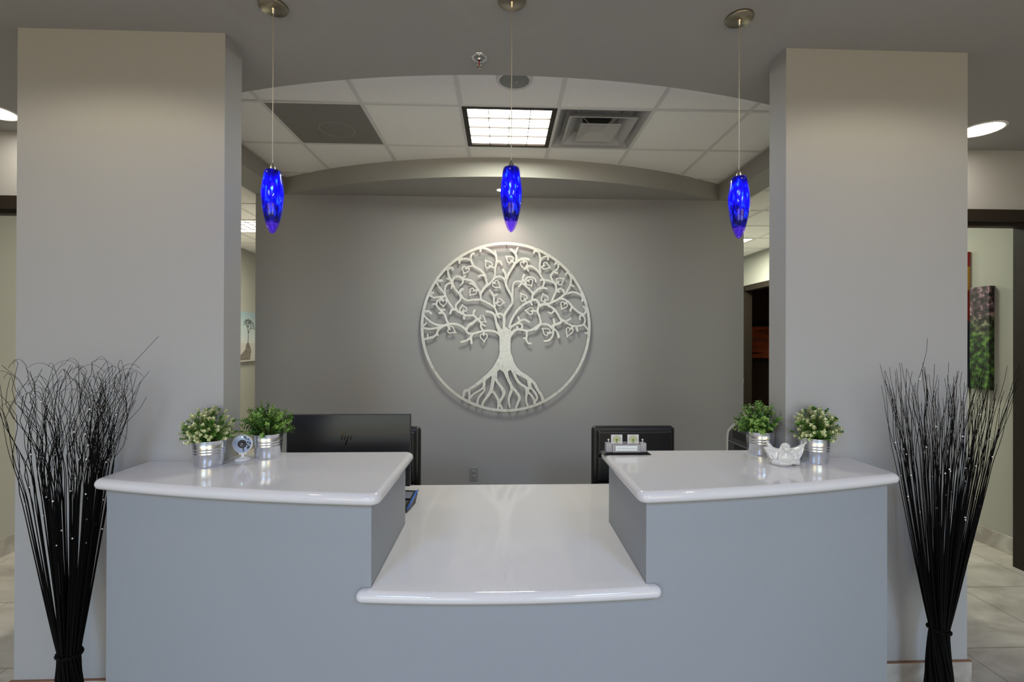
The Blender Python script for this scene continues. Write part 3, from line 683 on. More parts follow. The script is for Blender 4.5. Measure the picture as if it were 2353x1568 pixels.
for lp in loops:
    p = simp(lp); sp_l = cu.splines.new('POLY'); sp_l.points.add(len(p)-1)
    for q, a in zip(sp_l.points, p): q.co = ((a[0]-CX)*MPP, -(a[1]-CY)*MPP, 0, 1)
    sp_l.use_cyclic_u = True
tmp = bpy.data.objects.new('tmp', cu); COL.objects.link(tmp)
dg = bpy.context.evaluated_depsgraph_get(); me = bpy.data.meshes.new_from_object(tmp.evaluated_get(dg)); bpy.data.objects.remove(tmp)
me.name = 'tree_disc'
sheet = mat('brushed silver sheet metal', (.62, .61, .56), .42, .35, spec=.5)
noisecol(sheet, [(.50, .50, .48), (.66, .66, .63), (.58, .58, .55)], 34, 5, 1.2)
nt = sheet.node_tree; nn = nt.nodes.new('ShaderNodeTexNoise'); nn.inputs['Scale'].default_value = 22; nn.inputs['Detail'].default_value = 4
rm = nt.nodes.new('ShaderNodeMapRange'); rm.inputs[3].default_value = .28; rm.inputs[4].default_value = .55
nt.links.new(nn.outputs[0], rm.inputs[0]); nt.links.new(rm.outputs[0], nt.nodes['Principled BSDF'].inputs['Roughness'])
me.materials.clear(); me.materials.append(sheet)
ar = empty('wall_art', (.041, YW, CZ+.137), 0, 'round silver metal tree of life hanging on the back wall', 'wall art')
ao = bpy.data.objects.new('tree_disc', me); COL.objects.link(ao); ao.parent = ar; ao.rotation_euler = (math.radians(90), 0, 0); ao.location = (0, -.040, 0)
for a in (90, 215, 325):
    a = math.radians(a); MB().lathe([(.004, -.0385), (.004, 0)], 10, (.755*math.cos(a), 0, .755*math.sin(a)), 'y', cap=True).build('standoff', M['chrome'], ar)

# ------------------------------------------------------------ wall outlet
ol = empty('wall_outlet', (-.249, YW, CZ-1.201), 0, 'grey duplex power outlet low on the back wall', 'outlet')
MB().box(-.037, .037, -.006, 0, -.06, .06).build('cover_plate', mat('grey outlet plate', (.26, .265, .27), .4), ol, bevel=.003)
for zc in (-.02, .02):
    f = MB().lathe([(.0005, -.009), (.015, -.009), (.0165, -.008), (.0165, -.006)], 24, (0, 0, zc), 'y').build('receptacle', mat('grey outlet plate', (.30, .31, .315), .4), ol)
    for q in ((-.0075, -.0055, zc+.001, zc+.009), (.0055, .0075, zc+.001, zc+.009), (-.002, .002, zc-.010, zc-.006)):
        MB().box(q[0], q[1], -.0096, -.0089, q[2], q[3]).build('slot', M['matte_black'], f)
# ------------------------------------------------------------ potted plants
rnd = random.Random(7)
def leafmat(name, c, var):
    m = mat(name, c, .5, spec=.35); noisecol(m, [tuple(x*.7 for x in c), c, var], 45, 2, lo=.3, hi=.7)
    m.node_tree.nodes['Principled BSDF'].inputs['Subsurface Weight'].default_value = 0; return m
G_DARK = leafmat('deep green leaf', (.045, .13, .02), (.09, .22, .035))
G_LIGHT = leafmat('fresh green leaf', (.16, .30, .05), (.30, .46, .13))
G_MID = leafmat('mid green leaf', (.085, .21, .03), (.16, .33, .06))
G_CREAM = leafmat('cream green leaf tip', (.60, .64, .34), (.80, .82, .56))
stem_m = mat('plant stem', (.06, .10, .02), .7)
def leafquad(mb, p, d, n, L, Wd, fold=.25):
    d = d.normalized(); s = d.cross(n)
    if s.length < 1e-4: s = d.orthogonal()
    s.normalize(); n = s.cross(d).normalized()
    q = [p, p+d*L*.35+s*Wd*.5+n*Wd*fold, p+d*L*.75+s*Wd*.42+n*Wd*fold*.6, p+d*L+n*-.1*L, p+d*L*.75-s*Wd*.42+n*Wd*fold*.6, p+d*L*.35-s*Wd*.5+n*Wd*fold, p+d*L*.55]
    mb.add(q, [(0, 6, 1), (1, 6, 2), (2, 6, 3), (3, 6, 4), (4, 6, 5), (5, 6, 0)], True)
def make_pot(t, rz):
    # galvanised pot: tapered, rolled rim, three ribs
    prof = [(.0005, .0), (.0515, .0), (.0525, .002), (.0528, .010)]
    for h in (.054, .065, .076):
        r = .0528+(h-.01)*.085; prof += [(r-.0003, h-.004), (r+.0012, h-.0015), (r+.0012, h+.0005), (r-.0003, h+.003)]
    prof += [(.0598, .094), (.0602, .103), (.0612, .105), (.0606, .107), (.0590, .105), (.0575, .09)]
    MB().lathe(prof+[(.0005, .088)], 48).build('pot', M['galv'], t, fix=False)
    MB().lathe([(.0005, .096), (.04, .095), (.0578, .091)], 24).build('moss', M['soil'], t, fix=False)
def plant(x, y, kind, label, seed, ymax=None, xlim=None, R=.110, Hh=.115):
    rr_ = random.Random(seed); R = .094 if kind == 'cream' else .108
    t = empty('potted_plant', (x, y, UZ), 0, label, 'potted plant', 'galvanised pots of greenery on the raised countertops')
    make_pot(t, 0)
    st_ = MB(); A = MB(); B = MB(); 
    nst = 165 if kind == 'cream' else 112
    def inwall(px, py):      # inside (or touching) the wing wall columns
        return 2.052 < y+py < 2.21 and (x+px < -1.176 or x+px > 1.256)
    i = -1; tries = 0
    while i < nst-1 and tries < 3000:
        tries += 1
        # shoot tips spread over a round bush that bulges past the rim
        sn = rr_.uniform(-.30, 1); ch_ = math.sqrt(1-sn*sn); az = rr_.uniform(0, 2*math.pi)
        q_ = rr_.uniform(.80, 1.06) if i % 4 else rr_.uniform(.45, .8)
        if kind == 'green': q_ *= rr_.uniform(.88, 1.14)
        end = Vector((R*ch_*math.cos(az)*q_, R*ch_*math.sin(az)*q_, .136+.100*sn*q_))
        p0 = Vector((end.x*.30, end.y*.30, .094))
        mid = Vector((end.x*.62, end.y*.62, max(.112, end.z*.75+.03)))
        pts = [p0*(1-s)**2+mid*2*s*(1-s)+end*s*s for s in (0, .25, .5, .75, 1)]
        if any(inwall(p.x+dx_, p.y+dy_) for p in pts for dx_ in (-.009, 0, .009) for dy_ in (-.009, 0, .009)): continue
        i += 1
        st_.tube(pts, [.0012, .0011, .001, .0009, .0007], 4, cap=False)
        nl = 6 if kind == 'green' else 7
        for k in range(nl):
            s = .34+.66*k/(nl-1); f = s*4; a = min(3, int(f)); p = pts[a].lerp(pts[a+1], f-a); td = (pts[a+1]-pts[a]).normalized()
            sd = td.orthogonal().normalized(); ang = rr_.uniform(0, 6.28)+k*1.57
            q = Matrix.Rotation(ang, 3, td) @ sd
            if kind == 'green':
                for sg in (-1, 1):
                    dd = (q*sg+td*.6+Vector((0, 0, .2))).normalized(); l = rr_.uniform(.0115, .0155)*(1.1-.35*(k == nl-1))
                    leafquad(B if s > .70 and i % 3 else A, p, dd, td, l, l*.72, .18)
            else:
                tipy = s > .78; cr = tipy and i % 6 != 0
                for j in range(3 if not tipy else 8):
                    dd = (Matrix.Rotation(j*(2.1 if not tipy else .785)+ang, 3, td) @ sd*(1 if not tipy else (.9 if j % 2 else .45))+td*(.6 if not tipy else .9)).normalized(); l = rr_.uniform(.009, .013)
                    leafquad(B if cr else A, p, dd, td, l, l*(.30 if not tipy else .44), .2)
    st_.build('stems', stem_m, t, fix=False)
    nA = len(A.f); A.add(B.v, B.f, True)
    fo_ = A.build('foliage', G_DARK if kind == 'green' else G_MID, t, fix=False)
    fo_.data.materials.append(G_LIGHT if kind == 'green' else G_CREAM)
    for p_ in fo_.data.polygons[nA:]: p_.material_index = 1
plant(-1.204, 1.998, 'cream', 'galvanised pot of cream-tipped greenery left of the webcam', 3, 2.056, lambda X: X < -1.18)
plant(-1.032, 2.135, 'green', 'galvanised pot of leafy green boxwood between webcam and monitor', 5, 2.30, None)
plant(1.196, 2.145, 'green', 'galvanised pot of leafy green boxwood behind the white figurine', 11, 2.056, lambda X: X > 1.262)
plant(1.352, 1.997, 'cream', 'galvanised pot of cream-tipped greenery right of the white figurine', 9, 2.056, lambda X: X > 1.262)

# ------------------------------------------------------------ webcam
wc = empty('webcam', (-1.112, 2.080, UZ), math.radians(14), 'round white indoor camera on a small stand between two pots', 'webcam'); wc.scale = (.93, .93, .95)
MB().lathe([(.0005, 0), (.033, 0), (.035, .003), (.034, .007), (.026, .011), (.010, .014), (.0005, .015)], 40).build('base', M['white'], wc)
b = MB().box(-.006, .006, -.003, .004, .012, .040); b.build('stem', M['white'], wc, bevel=.002)
b = MB(); b.add([(x, y, z) for y in (-.002, .006) for x, z in ((-.016, .026), (.016, .026), (.022, .046), (-.022, .046))], [(0, 1, 2, 3), (7, 6, 5, 4), (0, 4, 5, 1), (1, 5, 6, 2), (2, 6, 7, 3), (3, 7, 4, 0)])
b.build('neck', M['white'], wc, bevel=.003)
zc = .0745
MB().lathe([(.0005, .012), (.032, .012), (.040, .006), (.0425, -.002), (.041, -.008), (.0385, -.009)], 48, (0, 0, zc), 'y').build('housing', M['white'], wc)
fg = MB().lathe([(.0385, -.0088), (.0005, -.0095)], 48, (0, 0, zc), 'y').build('face', mat('pale blue camera face', (.30, .38, .58), .08), wc)  # blue reflection is put into the face colour
MB().lathe([(.0185, -.0097), (.017, -.0125), (.011, -.0130), (.009, -.0115), (.0005, -.0105)], 32, (0, 0, zc), 'y').build('lens', mat('lens black', (.01, .01, .015), .06), wc)
MB().lathe([(.0065, -.0128), (.0035, -.0134), (.0005, -.0136)], 20, (0, 0, zc), 'y').build('lens_glass', mat('lens glass', (.10, .10, .16), .03), wc)
MB().lathe([(.0024, -.0098), (.0005, -.0105)], 12, (-.001, 0, zc+.031), 'y').build('status_light', emis('status led', (.7, 1, .85), 4), wc)
reflect_m = mat('black leaf print', (.006, .006, .01), .3)  # dark reflections on the camera face, painted as flat shapes
for pts_ in ([(.006, .036), (.014, .034), (.016, .026), (.024, .018), (.020, .017), (.013, .024), (.008, .028)], [(.022, .028), (.028, .022), (.031, .014), (.026, .016)], [(.020, .012), (.027, .011), (.026, .003), (.021, .002)],
             [(.029, .008), (.036, .006), (.034, -.006), (.028, -.002)], [(.019, -.004), (.024, -.002), (.025, -.009), (.020, -.010)], [(.026, -.008), (.033, -.010), (.028, -.022), (.020, -.024), (.018, -.016)],
             [(.002, -.018), (.008, -.022), (.007, -.034), (.003, -.037), (.004, -.028), (.000, -.024)]):
    MB().add([(x_, -.0094, zc+z_) for x_, z_ in pts_]+[(x_, -.0089, zc+z_) for x_, z_ in pts_], [tuple(range(len(pts_)))]+[(k_, (k_+1) % len(pts_), (k_+1) % len(pts_)+len(pts_), k_+len(pts_)) for k_ in range(len(pts_))]).build('leaf_print', reflect_m, wc)
M['cable'] = mat('white cable', (.6, .6, .6), .5)
MB().tube([(.030, .012, .075), (.045, .022, .060), (.050, .030, .030), (.060, .05, .004), (.05, .10, .0025)], .0018, 6).build('cable', M['cable'], wc)

# ------------------------------------------------------------ white laughing figurine
fgo = empty('figurine', (1.196, 1.960, UZ), math.radians(4), 'white glazed laughing figure with both arms raised, between two pots', 'figurine')
def blob(parts, name, m, parent, vox, smooth=8):
    mb = MB()
    for p in parts:
        if p[0] == 'e':
            _, c, r, *rot = p; n0 = len(mb.v); mb.ball((0, 0, 0), 1, 20, 14)
            R_ = Matrix.Rotation(math.radians(rot[0]) if rot else 0, 3, 'Y')
            for i in range(n0, len(mb.v)):
                v = Vector(mb.v[i]); v = Vector((v.x*r[0], v.y*r[1], v.z*r[2])); mb.v[i] = tuple(R_ @ v+Vector(c))
        elif p[0] == 't': mb.tube(p[1], p[2], 14)
        else: mb.add(p[1], p[2])
    o = mb.build(name, m, parent)
    r = o.modifiers.new('rm', 'REMESH'); r.mode = 'VOXEL'; r.voxel_size = vox; r.use_smooth_shade = True
    if smooth: s = o.modifiers.new('sm', 'SMOOTH'); s.factor = .5; s.iterations = smooth
    return o
body = [('e', (0, .004, .030), (.042, .030, .032)), ('e', (.0, -.014, .032), (.032, .020, .022)), ('e', (-.015, .0, .050), (.020, .018, .017)), ('e', (.015, .0, .050), (.020, .018, .017)),
        ('t', [(-.036, .0, .018), (-.048, -.012, .013), (-.034, -.026, .011), (-.010, -.031, .010), (.008, -.031, .010)], [.015, .014, .012, .010, .008]),
        ('t', [(.036, .0, .018), (.048, -.012, .013), (.036, -.026, .012), (.018, -.032, .015), (.002, -.033, .014)], [.015, .014, .012, .010, .008]),
        ('e', (0, 0, .008), (.052, .030, .010)), ('e', (-.03, 0, .012), (.028, .028, .012)), ('e', (.03, 0, .012), (.028, .028, .012))]
# arms
body += [('t', [(-.024, .002, .052), (-.042, .0, .058), (-.058, -.004, .068), (-.070, -.008, .084), (-.075, -.009, .090)], [.013, .012, .010, .0075, .005]),
         ('t', [(.024, .002, .052), (.042, .0, .056), (.060, -.002, .064), (.075, -.004, .076), (.081, -.005, .082)], [.013, .012, .010, .0075, .005])]
# draped sleeves: thick webs between arm and hip
def web(pts, th=.017):
    v = [(x, y-th/2, z) for x, y, z in pts]+[(x, y+th/2, z) for x, y, z in pts]; n = len(pts)
    return ('p', v, [tuple(range(n)), tuple(range(2*n-1, n-1, -1))]+[(i, i+n, (i+1) % n+n, (i+1) % n) for i in range(n)])
body += [web([(-.022, .002, .060), (-.050, 0, .066), (-.066, -.002, .078), (-.088, -.004, .071), (-.084, -.003, .062), (-.072, 0, .045), (-.062, 0, .026), (-.046, 0, .008), (-.025, 0, .015)]),
         web([(.022, .002, .060), (.050, 0, .062), (.072, -.002, .074), (.076, -.003, .062), (.074, 0, .044), (.064, 0, .026), (.048, 0, .008), (.025, 0, .015)])]
body += [('t', [(-.088, -.008, .071), (-.070, -.009, .066), (-.050, -.010, .058), (-.034, -.012, .052)], [.003, .004, .004, .003]),
         ('t', [(.076, -.008, .070), (.070, -.009, .050), (.056, -.012, .028), (.045, -.015, .016)], [.003, .004, .004, .003]),
         ('t', [(-.062, -.006, .060), (-.056, -.010, .040), (-.044, -.014, .022)], [.003, .0035, .003]),
         ('e', (-.038, -.002, .036), (.018, .016, .026), 12), ('e', (.038, -.002, .036), (.018, .016, .026), -12),
         ('t', [(-.018, -.015, .060), (-.031, -.019, .048), (-.036, -.021, .030), (-.030, -.024, .016)], [.004, .0055, .006, .004]),
         ('t', [(.018, -.015, .060), (.031, -.019, .048), (.036, -.021, .030), (.030, -.024, .016)], [.004, .0055, .006, .004])]
# head with cheeks, brow, ears, chin
body += [('e', (0, -.008, .072), (.0185, .017, .0185)), ('e', (0, -.018, .064), (.014, .009, .010)), ('e', (-.0085, -.0205, .068), (.0065, .005, .0055)), ('e', (.0085, -.0205, .068), (.0065, .005, .0055)),
         ('e', (0, -.0255, .0715), (.0028, .003, .0040)), ('t', [(-.012, -.0205, .0765), (-.007, -.0245, .0785), (-.002, -.0240, .0765)], [.0012, .0015, .0012]), ('t', [(.012, -.0205, .0765), (.007, -.0245, .0785), (.002, -.0240, .0765)], [.0012, .0015, .0012]),
         ('e', (-.0195, -.006, .066), (.0030, .004, .010)), ('e', (.0195, -.006, .066), (.0030, .004, .010)), ('e', (0, -.024, .0590), (.006, .004, .003))]
# hands: palm, four fingers, thumb each
for s, base, tilt in ((-1, Vector((-.077, -.010, .093)), Vector((-.55, -.1, .75))), (1, Vector((.083, -.006, .085)), Vector((.75, -.1, .6)))):
    d = tilt.normalized(); sd = Vector((d.z, 0, -d.x))
    body.append(('e', tuple(base), (.0042, .0032, .0048), 0))
    for k, (o_, l) in enumerate(((-1.5, .0065), (-.5, .0085), (.5, .0080), (1.5, .0068))):
        p = base+sd*o_*.0019+d*.002; body.append(('t', [tuple(p), tuple(p+d*l*.6), tuple(p+d*l+Vector((0, -.0012, 0)))], [.0013, .0012, .0010]))
    p = base-sd*.0035*s; body.append(('t', [tuple(p), tuple(p-sd*.004*s+d*.002), tuple(p-sd*.005*s+d*.0055)], [.0014, .0013, .001]))
blob(body, 'body', M['porcelain'], fgo, .0011, 2)
fgo.scale = (1.07, 1.0, 1.02)
# carved details: smile, eyes, navel and robe folds with the groove shade put into thin grey lines
b = MB()
shade = mat('glaze line', (.36, .35, .33), .2)
b.tube([(-.0055, -.0290, .0625), (-.002, -.0302, .0605), (.002, -.0302, .0605), (.0055, -.0290, .0625)], .0006, 5)
b.tube([(-.0115, -.0228, .0738), (-.008, -.0243, .0745), (-.0045, -.0245, .0735)], .0005, 5).tube([(.0115, -.0228, .0738), (.008, -.0243, .0745), (.0045, -.0245, .0735)], .0005, 5)
b.build('face_lines', shade, fgo)

# ------------------------------------------------------------ business card holder
ch = empty('card_holder', (.573, 2.165, UZ), 0, 'grey acrylic business card holder on a black base with silver name plate', 'card holder')
b = MB(); v = [(sx*a, sy*c, z) for a, c, z in ((.110, .034, 0), (.110, .034, .002), (.094, .026, .009)) for sx, sy in ((-1, -1), (1, -1), (1, 1), (-1, 1))]
b.add(v, [(3, 2, 1, 0), (8, 9, 10, 11)]+[(4*r+k, 4*r+(k+1) % 4, 4*r+4+(k+1) % 4, 4*r+4+k) for r in (0, 1) for k in range(4)]); b.build('base', mat('glossy black base', (.01, .01, .01), .1), ch)
MB().box(-.064, .064, -.018, -.012, .0092, .044).box(-.064, .064, .012, .018, .0092, .05).box(-.064, .064, -.0118, .0118, .0092, .013).build('card_tray', M['acrylic'], ch)
for s in (-1, 1):
    MB().box(s*.079-.014, s*.079+.014, -.016, .016, .0092, .050).build('post', M['acrylic'], ch, bevel=.002)
    MB().lathe([(.0045, .0502), (.004, .0525), (.002, .054), (.002, .057), (.0045, .0595), (.0055, .0625), (.0045, .0655), (.0005, .067)], 20, (s*.079, 0, 0)).build('finial', M['steel'], ch)
pl_ = MB().box(-.050, .050, -.0200, -.0182, .0155, .0385).build('name_plate', M['label'], ch)
def text(name, s, size, m, parent, loc, rot, ext=.0002, align='CENTER', shear=0):
    c = bpy.data.curves.new(name, 'FONT'); c.body = s; c.size = size; c.extrude = ext; c.align_x = align; c.align_y = 'CENTER'; c.shear = shear
    t_ = bpy.data.objects.new('tmp', c); COL.objects.link(t_)
    me_ = bpy.data.meshes.new_from_object(t_.evaluated_get(bpy.context.evaluated_depsgraph_get())); bpy.data.objects.remove(t_)
    me_.materials.clear(); me_.materials.append(m); me_.name = name
    o = bpy.data.objects.new(name, me_); COL.objects.link(o); o.parent = parent; o.location = loc; o.rotation_euler = rot; return o
text('engraved_text', 'The Well Foundation', .0105, mat('engraving grey', (.45, .48, .47), .4), ch, (0, -.0202, .027), (math.radians(90), 0, 0), shear=.2)
ring_m = mat('card ring print', (.14, .11, .22), .6); lime_m = mat('card leaf print', (.42, .45, .20), .6); grn = mat('card tree print', (.08, .12, .07), .6); tx = mat('card text print', (.25, .22, .22), .6)
for i, (x, d) in enumerate(((-.042, 'left'), (.034, 'right'))):
    cd = empty('business_card', (.573+x, 2.165-.006, UZ+.0132), 0, 'business card with a tree logo standing in the %s half of the holder' % d, 'business card', 'business cards in the holder')
    MB().box(-.026, .026, 0, .004, 0, .074).build('card_stack', M['paper'], cd)
    MB().lathe([(.0155, -.0003), (.0005, -.0003)], 32, (0, 0, .052), 'y').build('leaf_print', lime_m, cd, fix=False)
    rb = MB(); pts = [(.0172*math.cos(a), -.0005, .052+.0172*math.sin(a)) for a in [math.radians(q) for q in range(-28, 210, 10)]]
    rb.tube(pts, .0007, 4); rb.build('ring_print', ring_m, cd)
    tb = MB().box(-.0012, .0012, -.0008, -.0003, .036, .050)
    for a in (20, 55, 90, 125, 160): a = math.radians(a); tb.tube([(0, -.0006, .047), (.0085*math.cos(a), -.0006, .049+.0085*math.sin(a))], .0008, 4)
    tb.build('tree_print', grn, cd)
    lb = MB().box(-.017, .017, -.0006, -.0001, .0305, .0325).box(-.010, .010, -.0006, -.0001, .0268, .028); lb.build('text_print', tx, cd)

# ------------------------------------------------------------ card payment terminal
pt_ = empty('payment_terminal', (-.486, 2.43, DZ_), math.radians(-8), 'black and blue card payment terminal on the low worktop by the left partition', 'payment terminal')
b = MB(); pr_ = [(-.085, .002), (-.085, .020), (-.02, .034), (.06, .060), (.085, .058), (.088, .040), (.05, .002)]
for nm, xa, xb, mm, k in (('body', -.036, .036, M['black'], 0), ):
    v = [(x, y, z) for x in (xa, xb) for y, z in pr_]; n_ = len(pr_)
    MB().add(v, [tuple(range(n_)), tuple(range(2*n_-1, n_-1, -1))]+[(i, i+n_, (i+1) % n_+n_, (i+1) % n_) for i in range(n_)]).build(nm, mm, pt_, bevel=.003)
blue = mat('blue plastic trim', (.03, .13, .50), .35); gm = mat('grey plastic side', (.16, .155, .15), .5)
for s in (-1, 1):
    MB().tube([(s*.038, -.086, .018), (s*.038, -.02, .034), (s*.038, .06, .061), (s*.038, .086, .058)], [.004, .0055, .006, .004], 8).build('side_trim', blue, pt_)
    MB().obox((s*.0375, 0, .028), Vector((1, 0, 0)), Vector((0, .95, .25)).normalized(), Vector((0, -.25, .95)).normalized(), .0015, .055, .008).build('side_grip', gm, pt_)
kp = MB()
for r_ in range(4):
    for c_ in range(3):
        y_ = -.07+r_*.013; kp.box(-.022+c_*.016, -.010+c_*.016, y_, y_+.009, .0235+(y_+.085)*.215, .0265+(y_+.085)*.215)
kp.build('keypad', gm, pt_)
MB().obox((0, .02, .052), Vector((1, 0, 0)), Vector((0, .95, .30)).normalized(), Vector((0, -.30, .95)).normalized(), .026, .026, .0012).build('screen', mat('terminal screen', (.20, .22, .26), .1), pt_)

# ------------------------------------------------------------ monitor
mo = empty('computer_monitor', (-.771, 2.44, DZ_), 0, 'black computer monitor seen from behind, to the left of the desk opening', 'monitor')
MB().lathe([(.0005, 0), (.11, 0), (.112, .004), (.108, .009), (.0005, .010)], 40).build('stand_base', M['black'], mo)
MB().box(-.03, .03, .02, .034, .010, .30).build('stand_neck', M['black'], mo, bevel=.004)
mz0, mz1 = .105, CZ-.370-DZ_
MB().box(-.309, .309, -.018, 0, mz0, mz1).build('back_shell', mat('satin black shell', (.014, .015, .019), .34), mo, bevel=.003)
MB().box(-.309, .309, .0002, .007, mz0, mz1).build('bezel', M['matte_black'], mo)
MB().box(-.30, .30, .0072, .0085, mz0+.01, mz1-.008).build('screen', mat('dark screen', (.01, .01, .012), .08), mo)
lg = MB(); lm = mat('dark mirror badge', (.055, .052, .048), .12, 1)
# badge: four slanted bars
lx, lz = -.018, CZ-.482-DZ_
def bar(x, za, zb, w=.0052, k=.33):
    v = [(x+z*k+dx, y, lz+z) for y in (-.0192, -.018) for dx, z in ((0, za), (w, za), (w, zb), (0, zb))]
    lg.add(v, [(0, 1, 2, 3), (7, 6, 5, 4), (0, 4, 5, 1), (1, 5, 6, 2), (2, 6, 7, 3), (3, 7, 4, 0)])
bar(lx-.017, -.015, .036); bar(lx-.002, -.015, .006); bar(lx+.0135, -.040, .006); bar(lx+.0285, -.015, .006)
lg.build('badge', lm, mo)

# ------------------------------------------------------------ office chairs
def chair_parts(t):
    W2 = .267
    # backrest facing -Y (towards the desk)
    bk = MB().box(-W2, W2, .0, .055, .46, 1.068).build('backrest', M['leather'], t, bevel=.026, segs=5)
    n_ = 4; z0_, z1_ = .40, 1.045
    for k in range(n_):
        a = z0_+(z1_-z0_)*k/n_; c_ = z0_+(z1_-z0_)*(k+1)/n_
        MB().box(-W2+.032, W2-.032, -.026, .012, a+.003, c_-.003).build('back_cushion', M['leather'], t, bevel=.014, segs=4)
    MB().box(-.25, .25, -.50, .02, .44, .52).build('seat', M['leather'], t, bevel=.03, segs=4)
    for s in (-1, 1):
        MB().tube([(s*.285, .03, .52), (s*.285, .0, .66), (s*.285, -.30, .66), (s*.27, -.32, .48)], .012, 8).build('armrest', M['black'], t)
    MB().lathe([(.03, .07), (.03, .25), (.018, .25), (.018, .44)], 16, (0, -.22, 0)).build('gas_column', M['black'], t)
    for k in range(5):
        a = math.radians(90+72*k); ex, ey = .28*math.cos(a), -.22+.28*math.sin(a)
        MB().tube([(0, -.22, .10), (ex, ey, .075)], [.022, .014], 8).build('base_leg', M['steel'], t)
        MB().lathe([(.0005, -.012), (.025, -.012), (.028, 0), (.025, .012), (.0005, .012)], 16, (ex, ey, .0285), 'x').build('caster', M['black'], t)
c1 = empty('office_chair', (.842, 2.975, 0), 0, 'black leather office chair right of the opening, its ribbed back behind the card holder', 'chair', 'office chairs behind the desk')
chair_parts(c1)
c2 = c1.copy(); COL.objects.link(c2); c2.location = (-.772, 2.975, 0); c2['label'] = 'black leather office chair mostly hidden behind the computer monitor'
for c_ in list(c1.children):
    d_ = c_.copy(); COL.objects.link(d_); d_.parent = c2

# ------------------------------------------------------------ printer
pr = empty('office_printer', (1.374, 2.555, DZ_), -math.pi/2, 'tall white and dark grey office printer behind the right pot of boxwood', 'printer')
shell = mat('off white printer shell', (.50, .49, .47), .5); dk = mat('dark grey printer plastic', (.045, .045, .048), .45)
def side(y0_, y1_, pts, x0_, x1_, name, mm, bev=.006):
    n_ = len(pts); v = [(x, y, z) for y in (y0_, y1_) for x, z in pts]
    return MB().add(v, [tuple(range(n_)), tuple(range(2*n_-1, n_-1, -1))]+[(i, i+n_, (i+1) % n_+n_, (i+1) % n_) for i in range(n_)]).build(name, mm, pr, bevel=bev)
side(-.045, .30, [(-.205, 0), (.205, 0), (.205, .30), (.19, .38), (.13, .42), (-.02, .42), (-.13, .372), (-.19, .330), (-.204, .29)], 0, 0, 'housing', shell, .012)
MB().box(-.168, .180, -.0475, -.0440, .02, .268).build('front_cover', dk, pr, bevel=.001)
side(-.0480, -.0440, [(-.168, .272), (.180, .272), (.180, .35), (.13, .398), (-.02, .398), (-.12, .352), (-.158, .322)], 0, 0, 'front_panel', dk, .001)
MB().box(-.085, .025, -.0520, -.0475, .238, .262).build('handle', M['matte_black'], pr)
MB().box(-.11, .13, -.0490, -.0478, .298, .340).build('output_slot', M['matte_black'], pr)
"""
"""
# ------------------------------------------------------------ pictures
cv = empty('canvas_print', (XL, 6.80, CZ-.29), 0, 'canvas print of a bare tree on a rocky path hung in the left corridor', 'picture')
sky = mat('pale sky print', (.42, .50, .52), .7); 
nt = sky.node_tree; tc = nt.nodes.new('ShaderNodeTexCoord'); sp_ = nt.nodes.new('ShaderNodeSeparateXYZ'); rp = nt.nodes.new('ShaderNodeValToRGB'); rp.color_ramp.interpolation = 'EASE'
e = rp.color_ramp.elements; e[0].position = .0; e[0].color = (.50, .48, .45, 1); e[1].position = 1; e[1].color = (.28, .38, .42, 1); e.new(.36).color = (.50, .48, .46, 1); e.new(.38).color = (.52, .55, .54, 1); e.new(.62).color = (.44, .52, .53, 1)
mr = nt.nodes.new('ShaderNodeMapRange'); mr.inputs[1].default_value = 0; mr.inputs[2].default_value = .71
nt.links.new(tc.outputs['Object'], sp_.inputs[0]); nt.links.new(sp_.outputs[2], mr.inputs[0]); nt.links.new(mr.outputs[0], rp.inputs[0]); nt.links.new(rp.outputs[0], nt.nodes['Principled BSDF'].inputs['Base Color'])
MB().box(0.001, .035, -.36, .368, 0, .71).build('canvas', sky, cv)
b = MB(); tk = mat('printed dark tree', (.035, .028, .022), .7)
def branch(p, d, l, w, dep):
    q = (p[0]+d[0]*l, p[1]+d[1]*l); b.tube([(.0362, p[0], p[1]), (.0362, q[0], q[1])], [w, w*.7], 4)
    if dep:
        for s in (-.55, .05, .5):
            a = s+rnd.uniform(-.2, .2); c_, s_ = math.cos(a), math.sin(a); branch(q, (d[0]*c_-d[1]*s_, d[0]*s_+d[1]*c_), l*.68, w*.62, dep-1)
branch((.16, .27), (0.05, 1), .13, .009, 4)
b.v = [(min(x, .037), max(-.34, min(.36, y)), z) for x, y, z in b.v]; b.build('printed_tree', tk, cv)
rk = mat('printed rocks', (.2, .18, .15), .8); noisecol(rk, [(.05, .045, .04), (.30, .27, .23)], 60, 3)
b = MB(); v = [(.0358, -.22, .02), (.0358, .22, .02), (.0358, .25, .16), (.0358, .20, .25), (.0358, .155, .275), (.0358, .11, .24), (.0358, .09, .17), (.0358, -.02, .10), (.0358, -.20, .07)]
b.add(v, [tuple(range(9))]); b.build('printed_rocks', rk, cv, fix=False)

